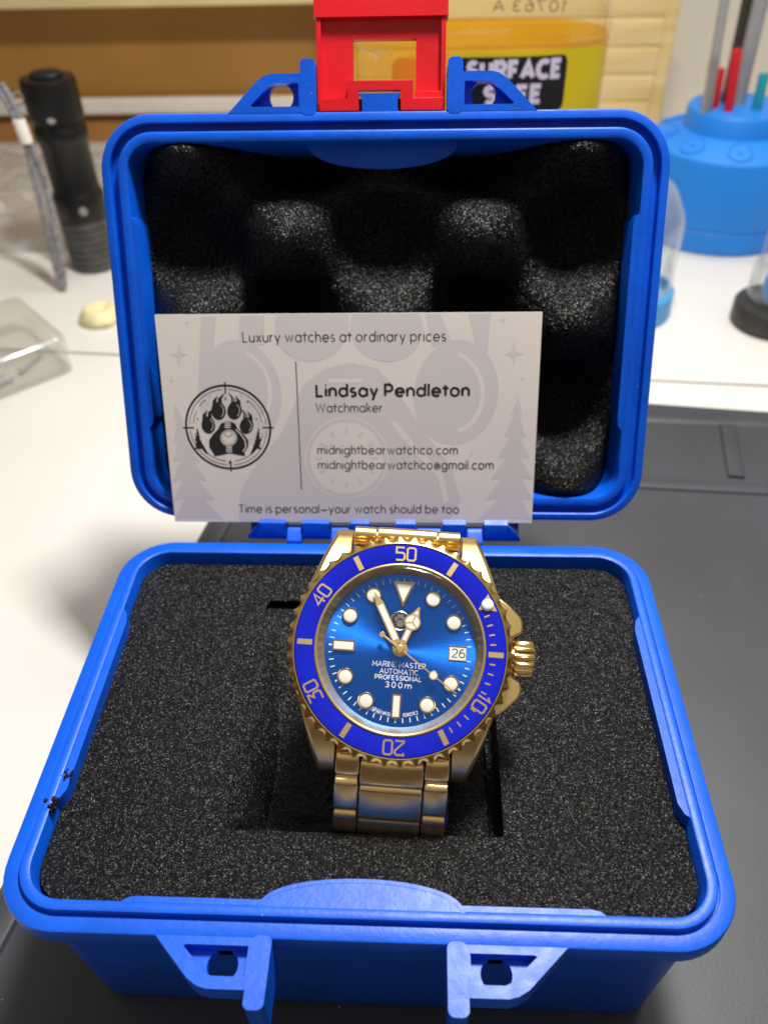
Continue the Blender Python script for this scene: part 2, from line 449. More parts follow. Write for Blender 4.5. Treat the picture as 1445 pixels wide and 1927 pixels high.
def text(mb, s, x0, x1, base, xh, thick, z, xf, track=.42, serif=False):
    """lettering from x0 to x1 on the line base; xh = x-height"""
    k = (x1 - x0) / text_len(s, track); x = x0; i = 0
    for ch in s:
        if ch == ' ':
            x += .55 * k; continue
        strokes, w = GL[ch]
        for st in strokes:
            pts = [(x + px * k, base + py * xh) for px, py in st]
            closed = len(st) > 6 and abs(st[0][0] - st[-1][0]) + abs(st[0][1] - st[-1][1]) < 1e-6
            mb.ribbon(pts, thick, z + .004 * (i % 5), xf, closed); i += 1
            if serif and len(st) < 7:
                for q in (pts[0], pts[-1]):
                    if abs(q[1] - base) < 1e-6 or abs(q[1] - base - 1.45 * xh) < 1e-6:
                        mb.ribbon([(q[0] - .18 * xh, q[1]), (q[0] + .18 * xh, q[1])], thick * .6, z + .004 * (i % 5), xf); i += 1
        x += (w + track) * k

# ------------------------------------------------------------------ setting: desk, wall
mb = MB().use('desk')
mb.prism([(-900, -500), (900, -500), (900, 178), (-900, 333.5)], -22, -0.9)
mb.prism([(-900, 334.5), (900, 179), (900, 601), (-900, 601)], -22, -0.45)
struct(mb.build('desk', bevel=.5))
mb = MB().use('wall'); mb.box(-900, 900, 602, 640, -22, 900)
struct(mb.build('back_wall'))

mb = MB().use('board'); mb.box(-620, 104, 566, 600, 15.2, 400)
board = mb.build('wooden_board', bevel=.6)
tag(board, "plain brown wooden panel standing upright behind the black flashlight", "wooden panel")
mb = MB().use('desk_lit_board'); mb.box(-620, 104, 564, 600, -.4, 14.8)  # lower strip of the board, desk bounce light painted into its colour
mb2 = mb.build('desk_lit_foot', parent=board, bevel=.5)
mb = MB().use('shelf'); mb.box(-620, 104, 540, 565, 87.8, 104)
tag(mb.build('wooden_shelf', bevel=.8), "pale yellow wooden shelf edge crossing the very top behind the red latch", "shelf")
mb = MB().use('rail'); mb.prism(rr(-3, 3, -5.3, 5.3, 2, 4), -620, 70, lambda a, b, c: (c, 560 + a, 24.9 + b))
tag(mb.build('white_rail'), "whitish horizontal rail along the foot of the brown wooden panel", "rail")

# ribbed bamboo box side
t = thing('bamboo_rack', "pale yellow bamboo rack with horizontal ribs to the right of the bottle", "rack", (132, 500, -.4))
mb = MB().use('bamboo')
k = 0
for zc in range(4, 130, 15):
    mb.prism(rr(-6, 6, zc - 7.1, zc + 7.1, 1.4, 5), -170, 15, lambda a, b, c: (c, a, b))
    mb.box(-170, 15, -5.2, 5, zc + 6.5, zc + 8.5)
mb.build('ribbed_panel', t)
mb = MB().use('bamboo'); mb.box(15.3, 23.5, -5, 7, 0, 140)
mb.build('side_post', t, bevel=1.0)

# ------------------------------------------------------------------ silicone work mat
mat_poly = [(-110.2, -97), (330, -97), (330, 209), (147, 223.2), (103, 228.6), (-49.5, 236)]
wm = thing('work_mat', "black silicone work mat with raised ridges lying under the blue case", "work mat", (0, 0, -2.0))
mb = MB().use('mat'); mb.prism(mat_poly, 1.2, 2.0)
mb.build('mat_sheet', wm, bevel=.5)
def ridge(mb, p0, p1, w, h=1.0):
    d = Vector((p1[0] - p0[0], p1[1] - p0[1])); L = d.length; d.normalize(); n = Vector((-d.y, d.x))
    sec = [(-w / 2, -.05), (-w / 2 * .8, h * .8), (-w / 2 * .55, h), (w / 2 * .55, h), (w / 2 * .8, h * .8), (w / 2, -.05)]
    mb.loft([[(p0[0] + n.x * a, p0[1] + n.y * a, 2.0 + b) for a, b in sec], [(p1[0] + n.x * a, p1[1] + n.y * a, 2.0 + b) for a, b in sec]])
for p0, p1, w in (((-46, 229.5), (330, 203.0), 9.0), ((-52, 187.0), (330, 160.5), 6.5), ((128.5, 213.2), (123.0, 181.0), 6.5), ((40, 219.2), (37.5, 187.0), 6.5),
                  ((-54.0, 181), (-100.5, -70), 7.0)):
    mb = MB().use('mat'); ridge(mb, p0, p1, w, 1.1)
    mb.build('ridge', wm)

# ------------------------------------------------------------------ the blue case
CASE = thing('storage_case', "open blue hard plastic case lined with black foam on the black mat", "storage case", (0, 46.7, 0))
HY = 46.7           # local y = world y - HY, local z = world z
XW = 63.0; D = 93.3
def ring(i, z, r=12.0, x=XW, y0=-HY, y1=D - HY, n=12):
    return [(px, py, z) for px, py in rr(-x + i, x - i, y0 + i, y1 - i, max(r - i, 5.0), n)]
R0 = RIM
mb = MB().use('blue')
sec = [(8.6, 0.0), (6.6, .8), (5.6, 3.0), (3.3, R0 - 6), (2.9, R0 - 4.4), (.25, R0 - 4.2), (0, R0 - 3.8), (0, R0 - .5), (.15, R0 - .15), (.45, R0),
       (2.55, R0), (2.65, R0 - .35), (2.95, R0 - .35), (3.05, R0 + .9), (3.2, R0 + 1.15), (3.5, R0 + 1.25), (4.55, R0 + 1.25), (4.9, R0 + 1.1), (5.05, R0 + .7),
       (5.6, R0 - 10), (7.5, 3.5)]
mb.loft([ring(i, z) for i, z in sec])
# side clip pads inside the lip
for s in (-1, 1):
    pts = [(s * 58.15, 22.5), (s * 57.2, 23.2), (s * 56.4, 25.2), (s * 56.4, 66.0), (s * 57.0, 68.6), (s * 57.8, 69.8), (s * 58.3, 70.2)]
    mb.prism([(x, y - HY) for x, y in pts], R0 - 9, R0 + .9)
for s in (-1, 1):
    pts = [(s * 17, 4.8), (s * 16, 5.9), (s * 38, 5.9), (s * 39.5, 5.6), (s * 40.5, 4.8)]
    mb.prism([(x, y - HY) for x, y in pts], R0 - 9, R0 + 1.0)
# half-moon finger tab at the front
tabp = [(17.3 * cos(radians(a)), 3.3 + 6.3 * sin(radians(a)) ** .75 - HY) for a in range(0, 181, 5)]
mb.prism(tabp, R0 - 2.0, R0 + 1.15)
tabr = [(17.0 * cos(radians(a)), 3.5 + 5.9 * sin(radians(a)) ** .75 - HY) for a in range(0, 181, 5)]
mb.ribbon(tabr, .7, R0 + 1.22)
# ears with pockets and posts at the front edge (mirrored pair)
EAR = [(-33.6, 0.2), (-26.9, -6.2), (-25.2, -7.2), (-23.6, -7.6), (-16.6, -7.6), (-16.6, 0.2)]
POCK = [(-28.6, -1.3), (-24.3, -5.2), (-23.2, -5.7), (-17.9, -5.7), (-17.9, -1.1), (-28.0, -1.1)]
def ear(mb, xf, thick=4.2, floor=2.4, hr=2.55):
    for s in (-1, 1):
        f = lambda x, y, z, s=s: xf(-s * x, y, z)
        mb.ringplate(EAR, POCK, (-23.0, -3.4), -thick, -.02, 60, f)
        mb.ringplate([(x * 1.0, y) for x, y in POCK], circ(-22.1, -3.35, hr, 30), (-22.1, -3.35), -thick + .03, -floor, 60, f)
        # post
        post = rr(-17.5, -14.2, -10.4, .6, 1.1, 5)
        mb.prism(post, -9.5, .05, f)
ear(mb, lambda x, y, z: (x, y - HY, R0 + z))
base = mb.build('base', CASE, bevel=.35, seg=2, blimit=50)

# foam block with the watch pocket
mb = MB().use('foam')
out = [(x, y - HY) for x, y in rr(-57.6, 57.6, 5.7, D - 5.6, 7, 10)]
pit = [(x, y - HY) for x, y in rr(-26.2, 24.9, 19.6, 76.0, .8, 3)]
mb.ringplate(out, pit, (0, 47 - HY), R0 - 11, R0 - 2.2, 120)
mb.prism([(x, y - HY) for x, y in rr(-56.8, 56.8, 6.6, D - 6.6, 7, 10)], R0 - 14, R0 - 11.2)
mb.build('foam_block', base, bevel=.5, seg=3)
mb = MB().use('foam')
def pring(i, z): return [(x, y - HY, z) for x, y in rr(-26.8 + i * .5, 22.9 - i, 19.3 + i * .5, 74.6 - i, 1.5, 6)]
def sag(P): return [(x, y, z - max(0, 1 - (y + HY - 20) / 60) * (13.0 * max(0, min(1, (x + 25.6) / 7)) if x < 0 else 4.0)) for x, y, z in P]
mb.loft([pring(0, R0 - 13), sag(pring(0, R0 - 4.0)), sag(pring(.4, R0 - 2.9)), sag(pring(1.2, R0 - 2.5)), sag(pring(4, R0 - 2.3)), sag(pring(8, R0 - 2.3)), sag(pring(14, R0 - 2.3))])
mb.build('foam_pillow', base)
mb = MB().use('foam')
mb.prism([(28 - HY, R0 - 8), (28 - HY, R0 - 1), (60 - HY, R0 + 20), (66 - HY, R0 + 12), (66 - HY, R0 - 8)], -8.3, 8.3 + 5, lambda a, b, c: (c + 3, a, b))
mb.build('foam_cushion', base, bevel=2, seg=3)

# lid: local x = across, y = up the lid, z = towards the open side
TILT = 0.42938
LID_O = (0, 99.07 - HY, R0 + 3.01)
LH = 92.86
mb = MB().use('blue')
def lring(i, z, r=12.0): return [(px, py, z) for px, py in rr(-XW + i, XW - i, i, LH - i, max(r - i, 4.5), 12)]
sec = [(10.5, -23), (8.5, -22.3), (7.2, -20), (5.0, -5.2), (4.6, -4.4), (.25, -4.2), (0, -3.8), (0, -.5), (.15, -.15), (.45, 0),
       (1.75, 0), (1.95, -.2), (2.05, -1.9), (3.5, -1.9), (3.6, -.5), (3.75, -.25), (4.0, -.15), (5.4, -.15), (5.75, -.3), (5.9, -.7), (6.6, -12), (7.6, -19.5)]
mb.loft([lring(i, z) for i, z in sec])
for s in (-1, 1):
    pts = [(s * 57.2, 22.5), (s * 56.2, 24.0), (s * 56.0, 26), (s * 56.0, 69.5), (s * 56.6, 71.2), (s * 57.4, 71.6)]
    mb.prism(pts, -9, -.3)
tabp = [(17.0 * cos(radians(a)), LH - 5.2 - 6.0 * sin(radians(a)) ** .8) for a in range(0, 181, 5)]
mb.prism(tabp, -6.0, -4.2)
ear(mb, lambda x, y, z: (x, LH - y, z), thick=4.2, floor=2.6, hr=2.65)
mb.prism([(-4.1, LH - .4), (3.6, LH - .4), (3.5, LH + 2.2), (4.1, LH + 3.6), (-4.9, LH + 3.6), (-4.2, LH + 2.2)], -3, -.3)
lid = mb.build('lid', CASE, bevel=.3, seg=2, blimit=50, loc=LID_O, rot=(pi / 2 - TILT, 0, 0))

# egg-crate foam liner
NX, NY = 150, 120
def lid_h(u, v):
    c = cos(pi * u / 22.4) * cos(pi * (v - 47.5) / 19.6)
    h = -8.0 + 8.4 * (abs(c) ** .88) * (1 if c > 0 else -1)
    h += .35 * noise.noise((u * .12, v * .12, 0)) + .08 * noise.noise((u * .6, v * .6, 3))
    return h
mb = MB().use('eggfoam')
outl = rr(-56.6, 56.4, 5.9, LH - 5.9, 8, 10); cc0 = (0, LH / 2)
vs = []; fs = []
NA, NR = 240, 90
for k in range(NR + 1):
    f = k / NR
    for i in range(NA):
        x, y = radial(outl, cc0, 2 * pi * i / NA)
        wob = 1 + .006 * noise.noise((x * .15, y * .15, 5)) * f
        u, v = cc0[0] + (x - cc0[0]) * f * wob, cc0[1] + (y - cc0[1]) * f * wob
        d = (1 - f) * 45
        h = lid_h(u, v) - 1.6 * math.exp(-d * 1.3)
        h -= 6.5 * max(0, min(1, (v - 77) / 6)) * max(0, min(1, (26 - abs(u)) / 8))
        vs.append((u, v, max(h, -17.5)))
for i in range(NA):
    x, y, h = vs[NR * NA + i]; vs.append((x, y, -18.9))
for k in range(NR + 1):
    for i in range(NA):
        j = (i + 1) % NA
        fs.append((k * NA + i, k * NA + j, (k + 1) * NA + j, (k + 1) * NA + i))
mb.add(vs, fs)
mb.build('foam_liner', lid, sharp=70)

# red latch folded up at the top of the lid
lt = MB().use('red')
lt.ringplate([(-14.0, 93.2), (13.8, 93.2), (13.8, 113.0), (-14.0, 113.0)], [(-6.2, 95.8), (7.4, 95.8), (7.4, 107.4), (-6.2, 107.4)], (.6, 101.5), -5.0, -3.0, 24)
lt.box(-14.4, 14.2, 111.4, 119.0, -6.0, -1.6)
lt.box(-14.0, -13.0, 93.3, 111.4, -3.0, -1.9); lt.box(12.8, 13.8, 93.3, 111.4, -3.0, -1.9)
lt.prism([(-13.4, 93.0), (-7.3, 93.0), (-4.9, 93.0), (-4.9, 93.4), (-4.9, 96.7), (-5.2, 97.0), (4.2, 97.0), (4.2, 93.0), (13.4, 93.0), (13.4, 95.4), (6.9, 95.4), (6.9, 98.9), (-7.3, 98.9), (-7.3, 95.4), (-13.4, 95.4)], -2.6, -.2)
lt.box(7.2, 13.4, 95.5, 96.9, -2.9, -1.6)
latch = lt.build('latch', lid, bevel=.25)

# crumbs of foam stuck on the left rim
for cx, cy, L_, lab_ in ((CR1[0], CR1[1], 2.6, "larger black foam crumb stuck on the left rim of the blue case"), (CR2[0], CR2[1], 1.7, "smaller black foam crumb stuck on the left rim nearer the lid")):
    mb = MB().use('foam'); rnd = random.Random(int(L_ * 10))
    for q_ in range(16):
        ox, oy = rnd.gauss(0, .26) * L_, rnd.gauss(0, .42) * L_; rs = L_ * rnd.uniform(.07, .17); oz = rnd.uniform(.0, .25) * L_ * .5
        rings = []
        for k in range(7):
            th = pi * k / 6
            rings.append([(ox + rs * (sin(th) + .02) * (1 + .6 * noise.noise((cos(a) * 2.2 + q_, sin(a) * 2.2, k * .9))) * cos(a), oy + rs * (sin(th) + .02) * (1 + .6 * noise.noise((cos(a) * 2.2 + q_, sin(a) * 2.2, k * .9 + 4))) * sin(a), oz * .5 + .7 * rs * (1 - cos(th))) for a in [2 * pi * w_ / 14 for w_ in range(14)]])
        mb.loft(rings)
    o = mb.build('foam_crumb', sharp=80); o.location = (cx * MM, cy * MM, (R0 + .95) * MM); o.rotation_euler = (0, 0, .5)
    tag(o, lab_, "crumb", "foam crumbs on the left rim")

# hinge knuckles between base and lid
segs = [(-33.8, -24.2, 1), (-24.0, -20.2, 0), (-20.0, -13.2, 1), (-13.0, -8.2, 0), (-8.0, -3.2, 1), (-3.0, 3.0, 0), (3.2, 8.2, 1), (8.4, 14.6, 0), (14.8, 20.6, 1), (20.8, 24.8, 0), (25.0, 34.0, 1)]
for x0, x1, up in segs:
    mb = MB().use('blue')
    if up:
        sec = arc(97.6, R0 + .9, 2.7, 2.7, -150, 110, 12) + [(99.2, R0 + 4.4), (96.6, R0 + 3.6), (95.2, R0 + .5)]
    else:
        sec = arc(97.4, R0 - .4, 2.1, 2.1, -90, 120, 10) + [(93.9, R0 - .2), (93.7, R0 - 2.4)]
    t0 = 3.2 if x0 < -30 else 0; t1 = 3.2 if x1 > 30 else 0
    mb.loft([[(x0 + (t0 if z > R0 + 1.5 else 0), y - HY, z) for y, z in sec], [(x1 - (t1 if z > R0 + 1.5 else 0), y - HY, z) for y, z in sec]])
    mb.build('hinge_knuckle', CASE, bevel=.35)

# ------------------------------------------------------------------ wristwatch
C = Vector((5.85, 40.5, 24.95 + RIM))
el = radians(55); roll = radians(3.0)
n = Vector((.02, -cos(el), sin(el))).normalized()
X = (Vector((1, 0, 0)) - n * n.x).normalized(); Y = n.cross(X)
Xr = X * cos(roll) - Y * sin(roll); Yr = X * sin(roll) + Y * cos(roll)
MW = Matrix(((Xr.x, Yr.x, n.x), (Xr.y, Yr.y, n.y), (Xr.z, Yr.z, n.z)))
WATCH = thing('wristwatch', "gold dive wristwatch with blue dial and blue bezel resting in the foam pocket", "wristwatch", C, MW.to_euler())
def to_local(x, y, z):      # world mm (z above the rim) to watch frame
    return MW.transposed() @ (Vector((x, y, z + RIM)) - C)

# case middle, lugs, crown guards
mb = MB().use('gold_brush')
mb.lathe([(14.6, -4.2), (15.2, -2.62), (18.6, -2.6), (18.9, -3.0), (19.0, -4.0), (18.9, -8.4), (18.0, -9.6), (15, -10.6), (.5, -10.9)], 96, None, True, True)
for sx in (-1, 1):
    for sy in (-1, 1):
        rings = []
        for k in range(15):
            y = 7 + (22.9 - 7) * k / 14
            xo = 18.75 - .30 * (y - 7) - .0016 * (y - 7) ** 2
            xi = 10.35
            zt = -2.75 - .030 * max(0, y - 9) ** 2 + (0 if k < 14 else -.6)
            zb = -8.3 - .018 * max(0, y - 9) ** 2 + (0 if k < 14 else .5)
            ch = .55
            rings.append([(sx * a, sy * y, b) for a, b in ((xi, zb), (xi, zt), (xo - ch, zt), (xo - .1, zt - ch), (xo, zt - ch * 1.6), (xo, zb + ch), (xo - ch, zb))])
        mb.loft(rings)
mb.prism([(16.5, 11.4), (19.3, 9.6), (21.6, 7.4), (22.1, 6.4), (22.2, 5.2), (21.9, 4.4), (20.4, 3.6), (20.4, -3.6), (21.9, -4.4), (22.2, -5.2), (22.1, -6.4), (21.6, -7.4), (19.3, -9.6), (16.5, -11.4)], -8.0, -2.9)
mb.build('watch_case', WATCH, bevel=.35, blimit=40)

# crown
mb = MB().use('gold')
prof = []
NT = 14 * 8
def crown_ring(x, r, dep):
    P = []
    for k in range(NT):
        ph = (k / 8) % 1.0
        s = max(0, 1 - abs((ph - .5) / .32) ** 2.5)
        rad = r - dep * (1 - s)
        a = 2 * pi * k / NT; P.append((x, rad * cos(a), -5.1 + rad * sin(a)))
    return P
mb.loft([crown_ring(19.5, 2.3, 0), crown_ring(20.7, 2.3, 0), crown_ring(20.75, 2.9, .1), crown_ring(21.1, 3.35, .55), crown_ring(24.0, 3.35, .55), crown_ring(24.3, 3.0, .3), crown_ring(24.5, 2.6, 0)])
mb.build('crown', WATCH, sharp=50)

# bezel
mb = MB().use('gold')
NB = 46
def bez(r, z, dep):
    P = []
    for k in range(NB * 10):
        ph = ((k / 10) % 1.0) * 2 - 1
        s = (.5 + .5 * cos(pi * ph)) ** 1.3
        a = 2 * pi * k / (NB * 10); q = r - dep * sqrt(s); P.append((q * cos(a), q * sin(a), z))
    return P
mb.loft([bez(18.9, -2.4, 0), bez(18.9, -.4, 0), bez(18.98, .02, 0), bez(19.12, .06, 0), bez(19.45, -.10, .0), bez(20.35, -.50, .50), bez(20.6, -.85, .85), bez(20.6, -2.3, .95), bez(20.3, -2.6, .8), bez(19.0, -2.65, 0)], False, False)
bezel = mb.build('bezel', WATCH, sharp=32)
mb = MB().use('gold')
mb.use('gold_mark'); mb.lathe([(15.3, -1.0), (15.3, .35), (15.05, .5), (14.85, .35), (14.8, -.3), (13.75, -2.65)], 128)
mb.build('inner_ring', WATCH)
ins = MB().use('insert')
def zin(r): return .22 - .24 * (r - 15.3) / (18.95 - 15.3)
ins.lathe([(15.3, -.5), (15.3, .15), (15.42, zin(15.42)), (18.8, zin(18.8)), (18.93, -.15), (18.93, -.6)], 128)
ins.use('gold_mark')
def pol(r, cl):  # clock degrees, clockwise from 12
    a = radians(90 - cl); return r * cos(a), r * sin(a)
def bz_xf(cl):
    a = radians(-cl)
    return lambda x, y, z: (x * cos(a) - y * sin(a), x * sin(a) + y * cos(a), z + zin(sqrt(x * x + y * y)))
def bar(mb, cl, r0, r1, w, h=.03):
    f = bz_xf(cl); mb.prism(rr(-w / 2, w / 2, r0, r1, .06, 2), -.02, h, f)
for k in (30, 90, 150, 210, 270, 330): bar(ins, k, 15.75, 18.45, .95)
for k in range(1, 15):
    if k % 5: bar(ins, 60 + 6 * k, 16.1, 17.15, .27)
DG = {'0': [[(.18, 0), (.82, 0), (1, .18), (1, 1.32), (.82, 1.5), (.18, 1.5), (0, 1.32), (0, .18), (.18, 0)]],
      '1': [[(.35, 0), (.35, 1.5), (0, 1.1)]],
      '2': [[(0, 1.25), (0, 1.5), (.8, 1.5), (1, 1.32), (1, 1.05), (0, .12), (0, 0), (1, 0)]],
      '3': [[(0, 1.5), (.95, 1.5), (.95, 1.35), (.45, .9), (.8, .9), (1, .72), (1, .18), (.82, 0), (0, 0)]],
      '4': [[(.75, 0), (.75, 1.5), (0, .42), (1.08, .42)]],
      '5': [[(.95, 1.5), (0, 1.5), (0, .86), (.8, .86), (1, .68), (1, .18), (.82, 0), (0, 0)]]}
for cl, num in ((0, '50'), (120, '10'), (180, '20'), (240, '30'), (300, '40')):
    f = bz_xf(cl)
    tot = 3.55 if num[0] != '1' else 3.0; x = -tot / 2
    for d in num:
        wd = 1.5 if d != '1' else .9
        for q, st in enumerate(DG[d]):
            pts = [(x + a * 1.5, 15.95 + b / 1.5 * 2.35) for a, b in st]
            ins.ribbon(pts, .34, .03, f, d == '0')
        x += wd + .5
f = bz_xf(60)
ins.prism([(-1.75, 18.6), (0, 15.7), (1.75, 18.6)], -.02, .04, f)
ins.build('bezel_insert', bezel, weld=False)
mb = MB().use('lume')
mb.lathe([(1.12, 0), (1.12, .25), (1.0, .5), (.7, .68), (.3, .76), (.02, .78)], 28, lambda x, y, z: bz_xf(60)(x, y + 17.55, z))
mb.build('pearl', bezel)

# dial with print
ZD = -2.7
dl = MB().use('dial')
dl.add([(13.9 * cos(2 * pi * i / 128), 13.9 * sin(2 * pi * i / 128), ZD) for i in range(128)] + [(0, 0, ZD)], [(i, (i + 1) % 128, 128) for i in range(128)])
dl.use('white_print')
for k in range(60):
    a = radians(90 - 6 * k); w = .17 if k % 5 else .30
    f = lambda x, y, z, a=a: (x * cos(a - pi / 2) - y * sin(a - pi / 2), x * sin(a - pi / 2) + y * cos(a - pi / 2), z)
    if k == 15: continue
    dl.ribbon([(0, 12.15 if k % 5 else 12.1), (0, 13.0)], w, ZD + .02, f)
idf = lambda x, y, z: (x, y, z)
text(dl, "MARINE MASTER", -4.75, 4.85, -3.20, .60, .105, ZD + .02, idf, .42, True)
text(dl, "AUTOMATIC", -3.35, 3.5, -4.42, .57, .105, ZD + .02, idf, .40, True)
text(dl, "PROFESSIONAL", -4.15, 4.2, -5.52, .53, .13, ZD + .02, idf, .44)
text(dl, "300m", -2.2, 2.45, -6.86, .66, .14, ZD + .02, idf, .75)
# lettering bent along the bottom edge of the dial (angles in degrees from 6 o'clock)
def bent(s, a0, a1, r, xh, th):
    kdeg = r * pi / 180
    def f(x, y, z):
        ang = radians(270 + x / kdeg); rad = r - y
        return (rad * cos(ang), rad * sin(ang), z)
    text(dl, s, a0 * kdeg, a1 * kdeg, 0, xh, th, ZD + .02, f, .4)
bent("JAPAN", -24.0, -13.0, 12.0, .52, .12)
bent("6R35", -11.5, -5.0, 11.9, .36, .09)
bent("OOKO R 2", 6.5, 19.5, 11.9, .40, .09)
dl.use('lume')
dl.add([(9.0, -1.2, ZD + .02), (12.0, -1.2, ZD + .02), (12.0, 1.2, ZD + .02), (9.0, 1.2, ZD + .02)], [(0, 1, 2, 3)])
dl.use('dark_print')
text(dl, "26", 9.45, 11.75, -.72, 1.02, .2, ZD + .03, idf, .3)
dl.use('steel')
for a, bq, c, d in ((8.85, 12.15, 1.2, 1.38), (8.85, 12.15, -1.38, -1.2), (8.85, 9.0, -1.2, 1.2), (12.0, 12.15, -1.2, 1.2)):
    dl.box(a, bq, c, d, ZD + .01, ZD + .14)
dial = dl.build('dial', WATCH, weld=False, sharp=30)

def marker(kind, cl):
    f = bz_xf0(cl)
    mb = MB().use('marker_gold')
    if kind == 'dot':
        mb.lathe([(1.45, ZD), (1.45, ZD + .50), (1.38, ZD + .55), (1.20, ZD + .55), (1.18, ZD + .44)], 36, lambda x, y, z: f(x, y + 10.95, z))
        mb.use('lume'); mb.lathe([(1.19, ZD + .44), (1.0, ZD + .49), (.5, ZD + .52), (.02, ZD + .53)], 36, lambda x, y, z: f(x, y + 10.95, z))
    elif kind == 'bar6' or kind == 'bar9':
        w, r0, r1 = (.85, 7.95, 12.2) if kind == 'bar6' else (.98, 8.2, 12.3)
        o = rr(-w, w, r0, r1, .08, 2); i = rr(-w + .27, w - .27, r0 + .27, r1 - .27, .05, 2)
        mb.loft([[f(x, y, ZD) for x, y in o], [f(x, y, ZD + .5) for x, y in o], [f(x, y, ZD + .5) for x, y in i], [f(x, y, ZD + .42) for x, y in i]], False, False)
        mb.use('lume'); mb.prism(i, ZD + .2, ZD + .46, f)
    else:
        o = [(0, 7.6), (2.05, 12.35), (-2.05, 12.35)]; i = [(0, 8.55), (1.5, 12.0), (-1.5, 12.0)]
        mb.loft([[f(x, y, ZD) for x, y in o], [f(x, y, ZD + .5) for x, y in o], [f(x, y, ZD + .5) for x, y in i], [f(x, y, ZD + .42) for x, y in i]], False, False)
        mb.use('lume'); mb.prism(i, ZD + .2, ZD + .46, f)
    mb.build('hour_marker', dial, weld=False, sharp=30)
def bz_xf0(cl):
    a = radians(-cl)
    return lambda x, y, z: (x * cos(a) - y * sin(a), x * sin(a) + y * cos(a), z)
for k in (1, 2, 4, 5, 7, 8, 10, 11): marker('dot', 30 * k)
marker('bar6', 180); marker('bar9', 270); marker('tri', 0)
# applied round paw badge
mb = MB().use('steel')
f = lambda x, y, z: (x - .30, y + 5.1, z)
mb.lathe([(1.80, ZD), (1.80, ZD + .22), (1.7, ZD + .26), (1.52, ZD + .20)], 40, f)
mb.use('tool_dark'); mb.lathe([(1.54, ZD + .18), (.02, ZD + .18)], 40, f)
mb.use('steel')
for x, y, a, c in ((-.75, .35, .28, .45), (-.27, .85, .26, .45), (.27, .85, .26, .45), (.75, .35, .28, .45)):
    mb.prism(circ(x, y, a, 16, c), ZD + .17, ZD + .28, f)
mb.prism([(-.8, -.5), (-.3, .2), (.3, .2), (.8, -.5), (.45, -1.05), (-.45, -1.05)], ZD + .17, ZD + .28, f)
mb.build('paw_badge', dial, weld=False)

# hands
def hand_mesh(name, cl, z, build):
    mb = MB(); build(mb, bz_xf0(cl), z); return mb.build(name, WATCH, bevel=.05, weld=False, sharp=30)
def minute(mb, f, z):
    mb.use('gold_mark')
    mb.prism([(-.55, .2), (-.74, 3), (-.74, 8.9), (0, 11.5), (.74, 8.9), (.74, 3), (.55, .2)], z, z + .22, f)
    mb.prism(circ(0, 0, 1.15, 28), z, z + .22, f)
    mb.use('lume'); mb.prism([(-.50, 1.8), (-.50, 8.7), (.50, 8.7), (.50, 1.8)], z + .2, z + .26, f)
def hour(mb, f, z):
    mb.use('gold_mark')
    mb.prism([(-.62, .2), (-.62, 4.3), (.62, 4.3), (.62, .2)], z, z + .2, f)
    mb.prism(circ(0, 5.3, 1.5, 36), z + .002, z + .202, f); mb.prism(circ(0, 0, 1.4, 28), z, z + .2, f)
    mb.prism([(-1.0, 6.2), (-.1, 8.35), (.1, 8.35), (1.0, 6.2)], z, z + .2, f)
    mb.use('lume'); mb.prism([(-.36, 1.7), (-.36, 3.7), (.36, 3.7), (.36, 1.7)], z + .18, z + .235, f)
    mb.prism([(-.42, 6.85), (0, 7.7), (.42, 6.85)], z + .18, z + .235, f)
    mb.prism(circ(0, 5.3, 1.22, 36), z + .18, z + .235, f)
    mb.use('gold_mark')
    for a in (90, 210, 330):
        mb.ribbon([(0, 5.3), (1.3 * cos(radians(a)), 5.3 + 1.3 * sin(radians(a)))], .22, z + .25 + a * .00002, f)
def second(mb, f, z):
    mb.use('gold_mark')
    mb.prism([(-.15, -3.7), (-.15, 0), (-.10, 12.7), (.10, 12.7), (.15, 0), (.15, -3.7)], z, z + .14, f)
    mb.prism(circ(0, -4.1, .52, 24), z, z + .141, f); mb.prism(circ(0, 7.6, .82, 28), z + .003, z + .16, f)
    mb.lathe([(.75, z - .1), (.75, z + .3), (.6, z + .42), (.02, z + .45)], 28, f)
    mb.use('lume'); mb.prism(circ(0, 7.6, .62, 28), z + .14, z + .19, f)
hand_mesh('hour_hand', 21.5, ZD + .75, hour)
hand_mesh('minute_hand', -28.2, ZD + 1.15, minute)
hand_mesh('second_hand', 124.5, ZD + 1.6, second)
mb = MB().use('crystal')
mb.lathe([(14.8, .15), (14.6, .34), (14.0, .42), (7, .46), (.02, .48)], 96)
mb.build('crystal', WATCH)

# bracelet: rows of three rounded links following the band's path
def link(mb, x0, x1, P, dirv, L, th):
    """rounded-bar link centred at P (local y, z), long axis across"""
    t = Vector(dirv).normalized(); nn = Vector((-t.y, t.x))
    prof = []
    for a, b in rr(-L / 2, L / 2, -th / 2, th / 2, th * .48, 6):
        prof.append((P[0] + t.x * a + nn.x * b, P[1] + t.y * a + nn.y * b))
    mb.loft([[(x0 + .12, (y - P[0]) * .93 + P[0], (z - P[1]) * .93 + P[1]) for y, z in prof], [(x0 + .3, y, z) for y, z in prof],
             [(x1 - .3, y, z) for y, z in prof], [(x1 - .12, (y - P[0]) * .93 + P[0], (z - P[1]) * .93 + P[1]) for y, z in prof]])
def yz(y, z):
    q = to_local(5.85, y, z); return Vector((q.y, q.z))
front = [yz(26.3, 9.6), yz(23.2, 5.0), yz(21.2, -1.2), yz(20.9, -8.6), yz(22.4, -16), yz(26.5, -22.5)]
back = [Vector((21.2, -7.4)), yz(62.2, 31.0), yz(65, 26.0), yz(66.2, 21), yz(67.3, 13.5), yz(67.6, 6), yz(67, -2), yz(65, -10)]
